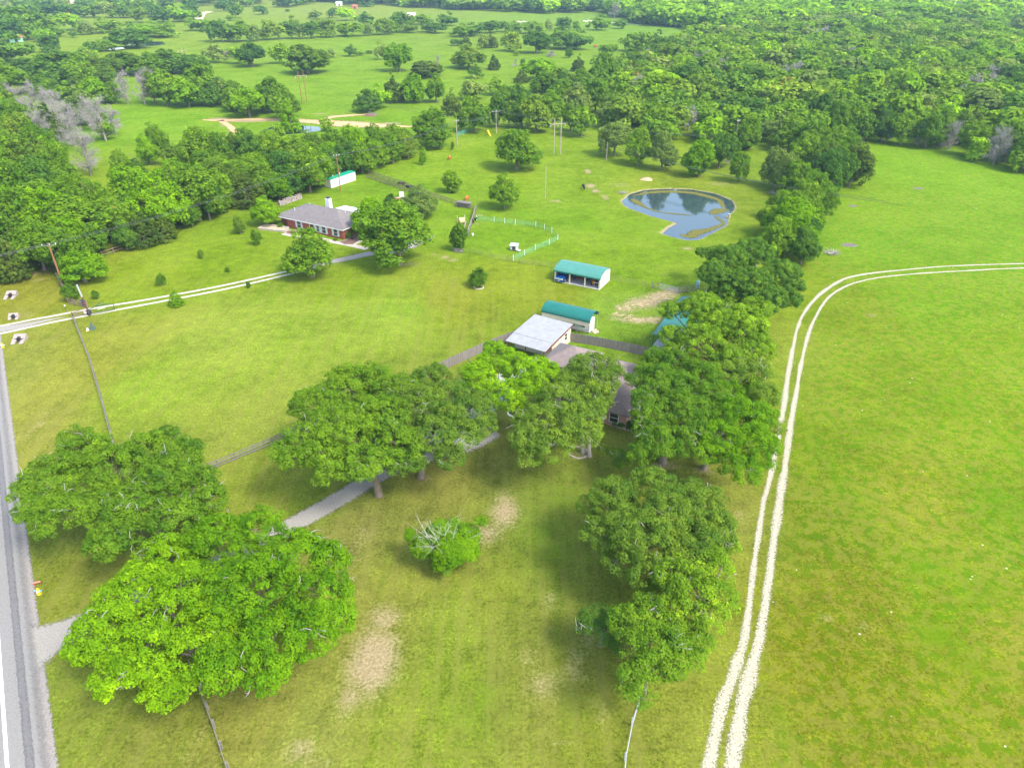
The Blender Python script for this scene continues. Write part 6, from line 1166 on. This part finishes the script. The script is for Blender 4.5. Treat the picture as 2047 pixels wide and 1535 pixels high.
hides = {'white': pm('cream_hide', (.70,.66,.56), .9, .1, 2), 'black': pm('black_hide', (.02,.02,.022), .8, .2, 2), 'rust': pm('rust_hide', (.45,.13,.035), .9, .2, 2)}
def cow(px, py, hide, rz, label, group=None, s=1.0):
    x, y = G(px, py); o = bpy.data.objects.new('cow', cowm); C.objects.link(o); o.location = (x, y, 0); o.rotation_euler = (0, 0, R(rz)); o.scale = (s, s, s)
    if not cowm.materials: cowm.materials.append(hides['white'])
    o.material_slots[0].link = 'OBJECT'; o.material_slots[0].material = hides[hide]; return tag(o, label, 'cow', group)
cow(1166, 378, 'black', 8, 'black cow facing the camera beside the bare track patch'); cow(933, 402, 'rust', 165, 'rust red cow grazing behind the pallets'); cow(899, 320, 'rust', 175, 'rust red cow far up the pasture near the hedge end'); cow(1333, 336, 'black', 80, 'black cow in the shade of the pond trees', s=.8)
wc = [(1036,46),(1040,47),(1046,46),(1052,47),(1168,45),(1172,46),(1176,44),(1182,45),(1187,44),(1192,43),(1204,46)]
for i, (px, py) in enumerate(wc): cow(px, py, 'white', random.uniform(60, 120), 'cream white cow in the far herd near the top of the pasture', 'far white herd', 1.15)
for i, (px, py) in enumerate([(362,42),(368,41),(378,42)]): cow(px, py, 'black', 90, f'dark far cow by the left track, {["left","middle","right"][i]} one', 'dark cows by the far track')
def bird_mesh():
    return skin_mesh('chicken', [(0,0,.3),(0,-.16,.38),(0,-.22,.52),(0,-.3,.52),(0,.2,.42),(.05,0,.12),(.05,-.02,.01),(-.05,0,.12),(-.05,-.02,.01)], [(0,1),(1,2),(2,3),(0,4),(0,5),(5,6),(0,7),(7,8)], [.16,.1,.06,.03,.06,.03,.02,.03,.02])
bm_ = bird_mesh()
for i, (px, py, rz) in enumerate([(950,443,60),(946,447,200)]):
    o = bpy.data.objects.new('chicken', bm_); C.objects.link(o); o.location = (*G(px, py), 0); o.rotation_euler = (0,0,R(rz)); o.scale = (2,2,2); 
    if not bm_.materials: bm_.materials.append(hides['black'])
    tag(o, ['dark bird beside the pale fence, upper one','dark bird beside the pale fence, lower one'][i], 'bird', 'dark birds by the pale fence')
# rusty bush on the hedge end and pole stubs
shrub(846, 308, 2.2, 1.8, 'cedar', 'rust coloured bush at the hedge end')
# ------------------------------------------------------------------ air
hz = MB().box(-2600, -60, -1.6, 2600, 3600, 66).build('haze'); hz['kind'] = 'stuff'
m = bpy.data.materials.new('haze_air'); m.use_nodes = True; m.node_tree.nodes.clear(); o_ = m.node_tree.nodes.new('ShaderNodeOutputMaterial'); pv = m.node_tree.nodes.new('ShaderNodeVolumePrincipled')
pv.inputs['Color'].default_value = (.55,.80,.95,1); pv.inputs['Density'].default_value = .00014; pv.inputs['Anisotropy'].default_value = .1; m.node_tree.links.new(pv.outputs[0], o_.inputs['Volume']); hz.data.materials.append(m)
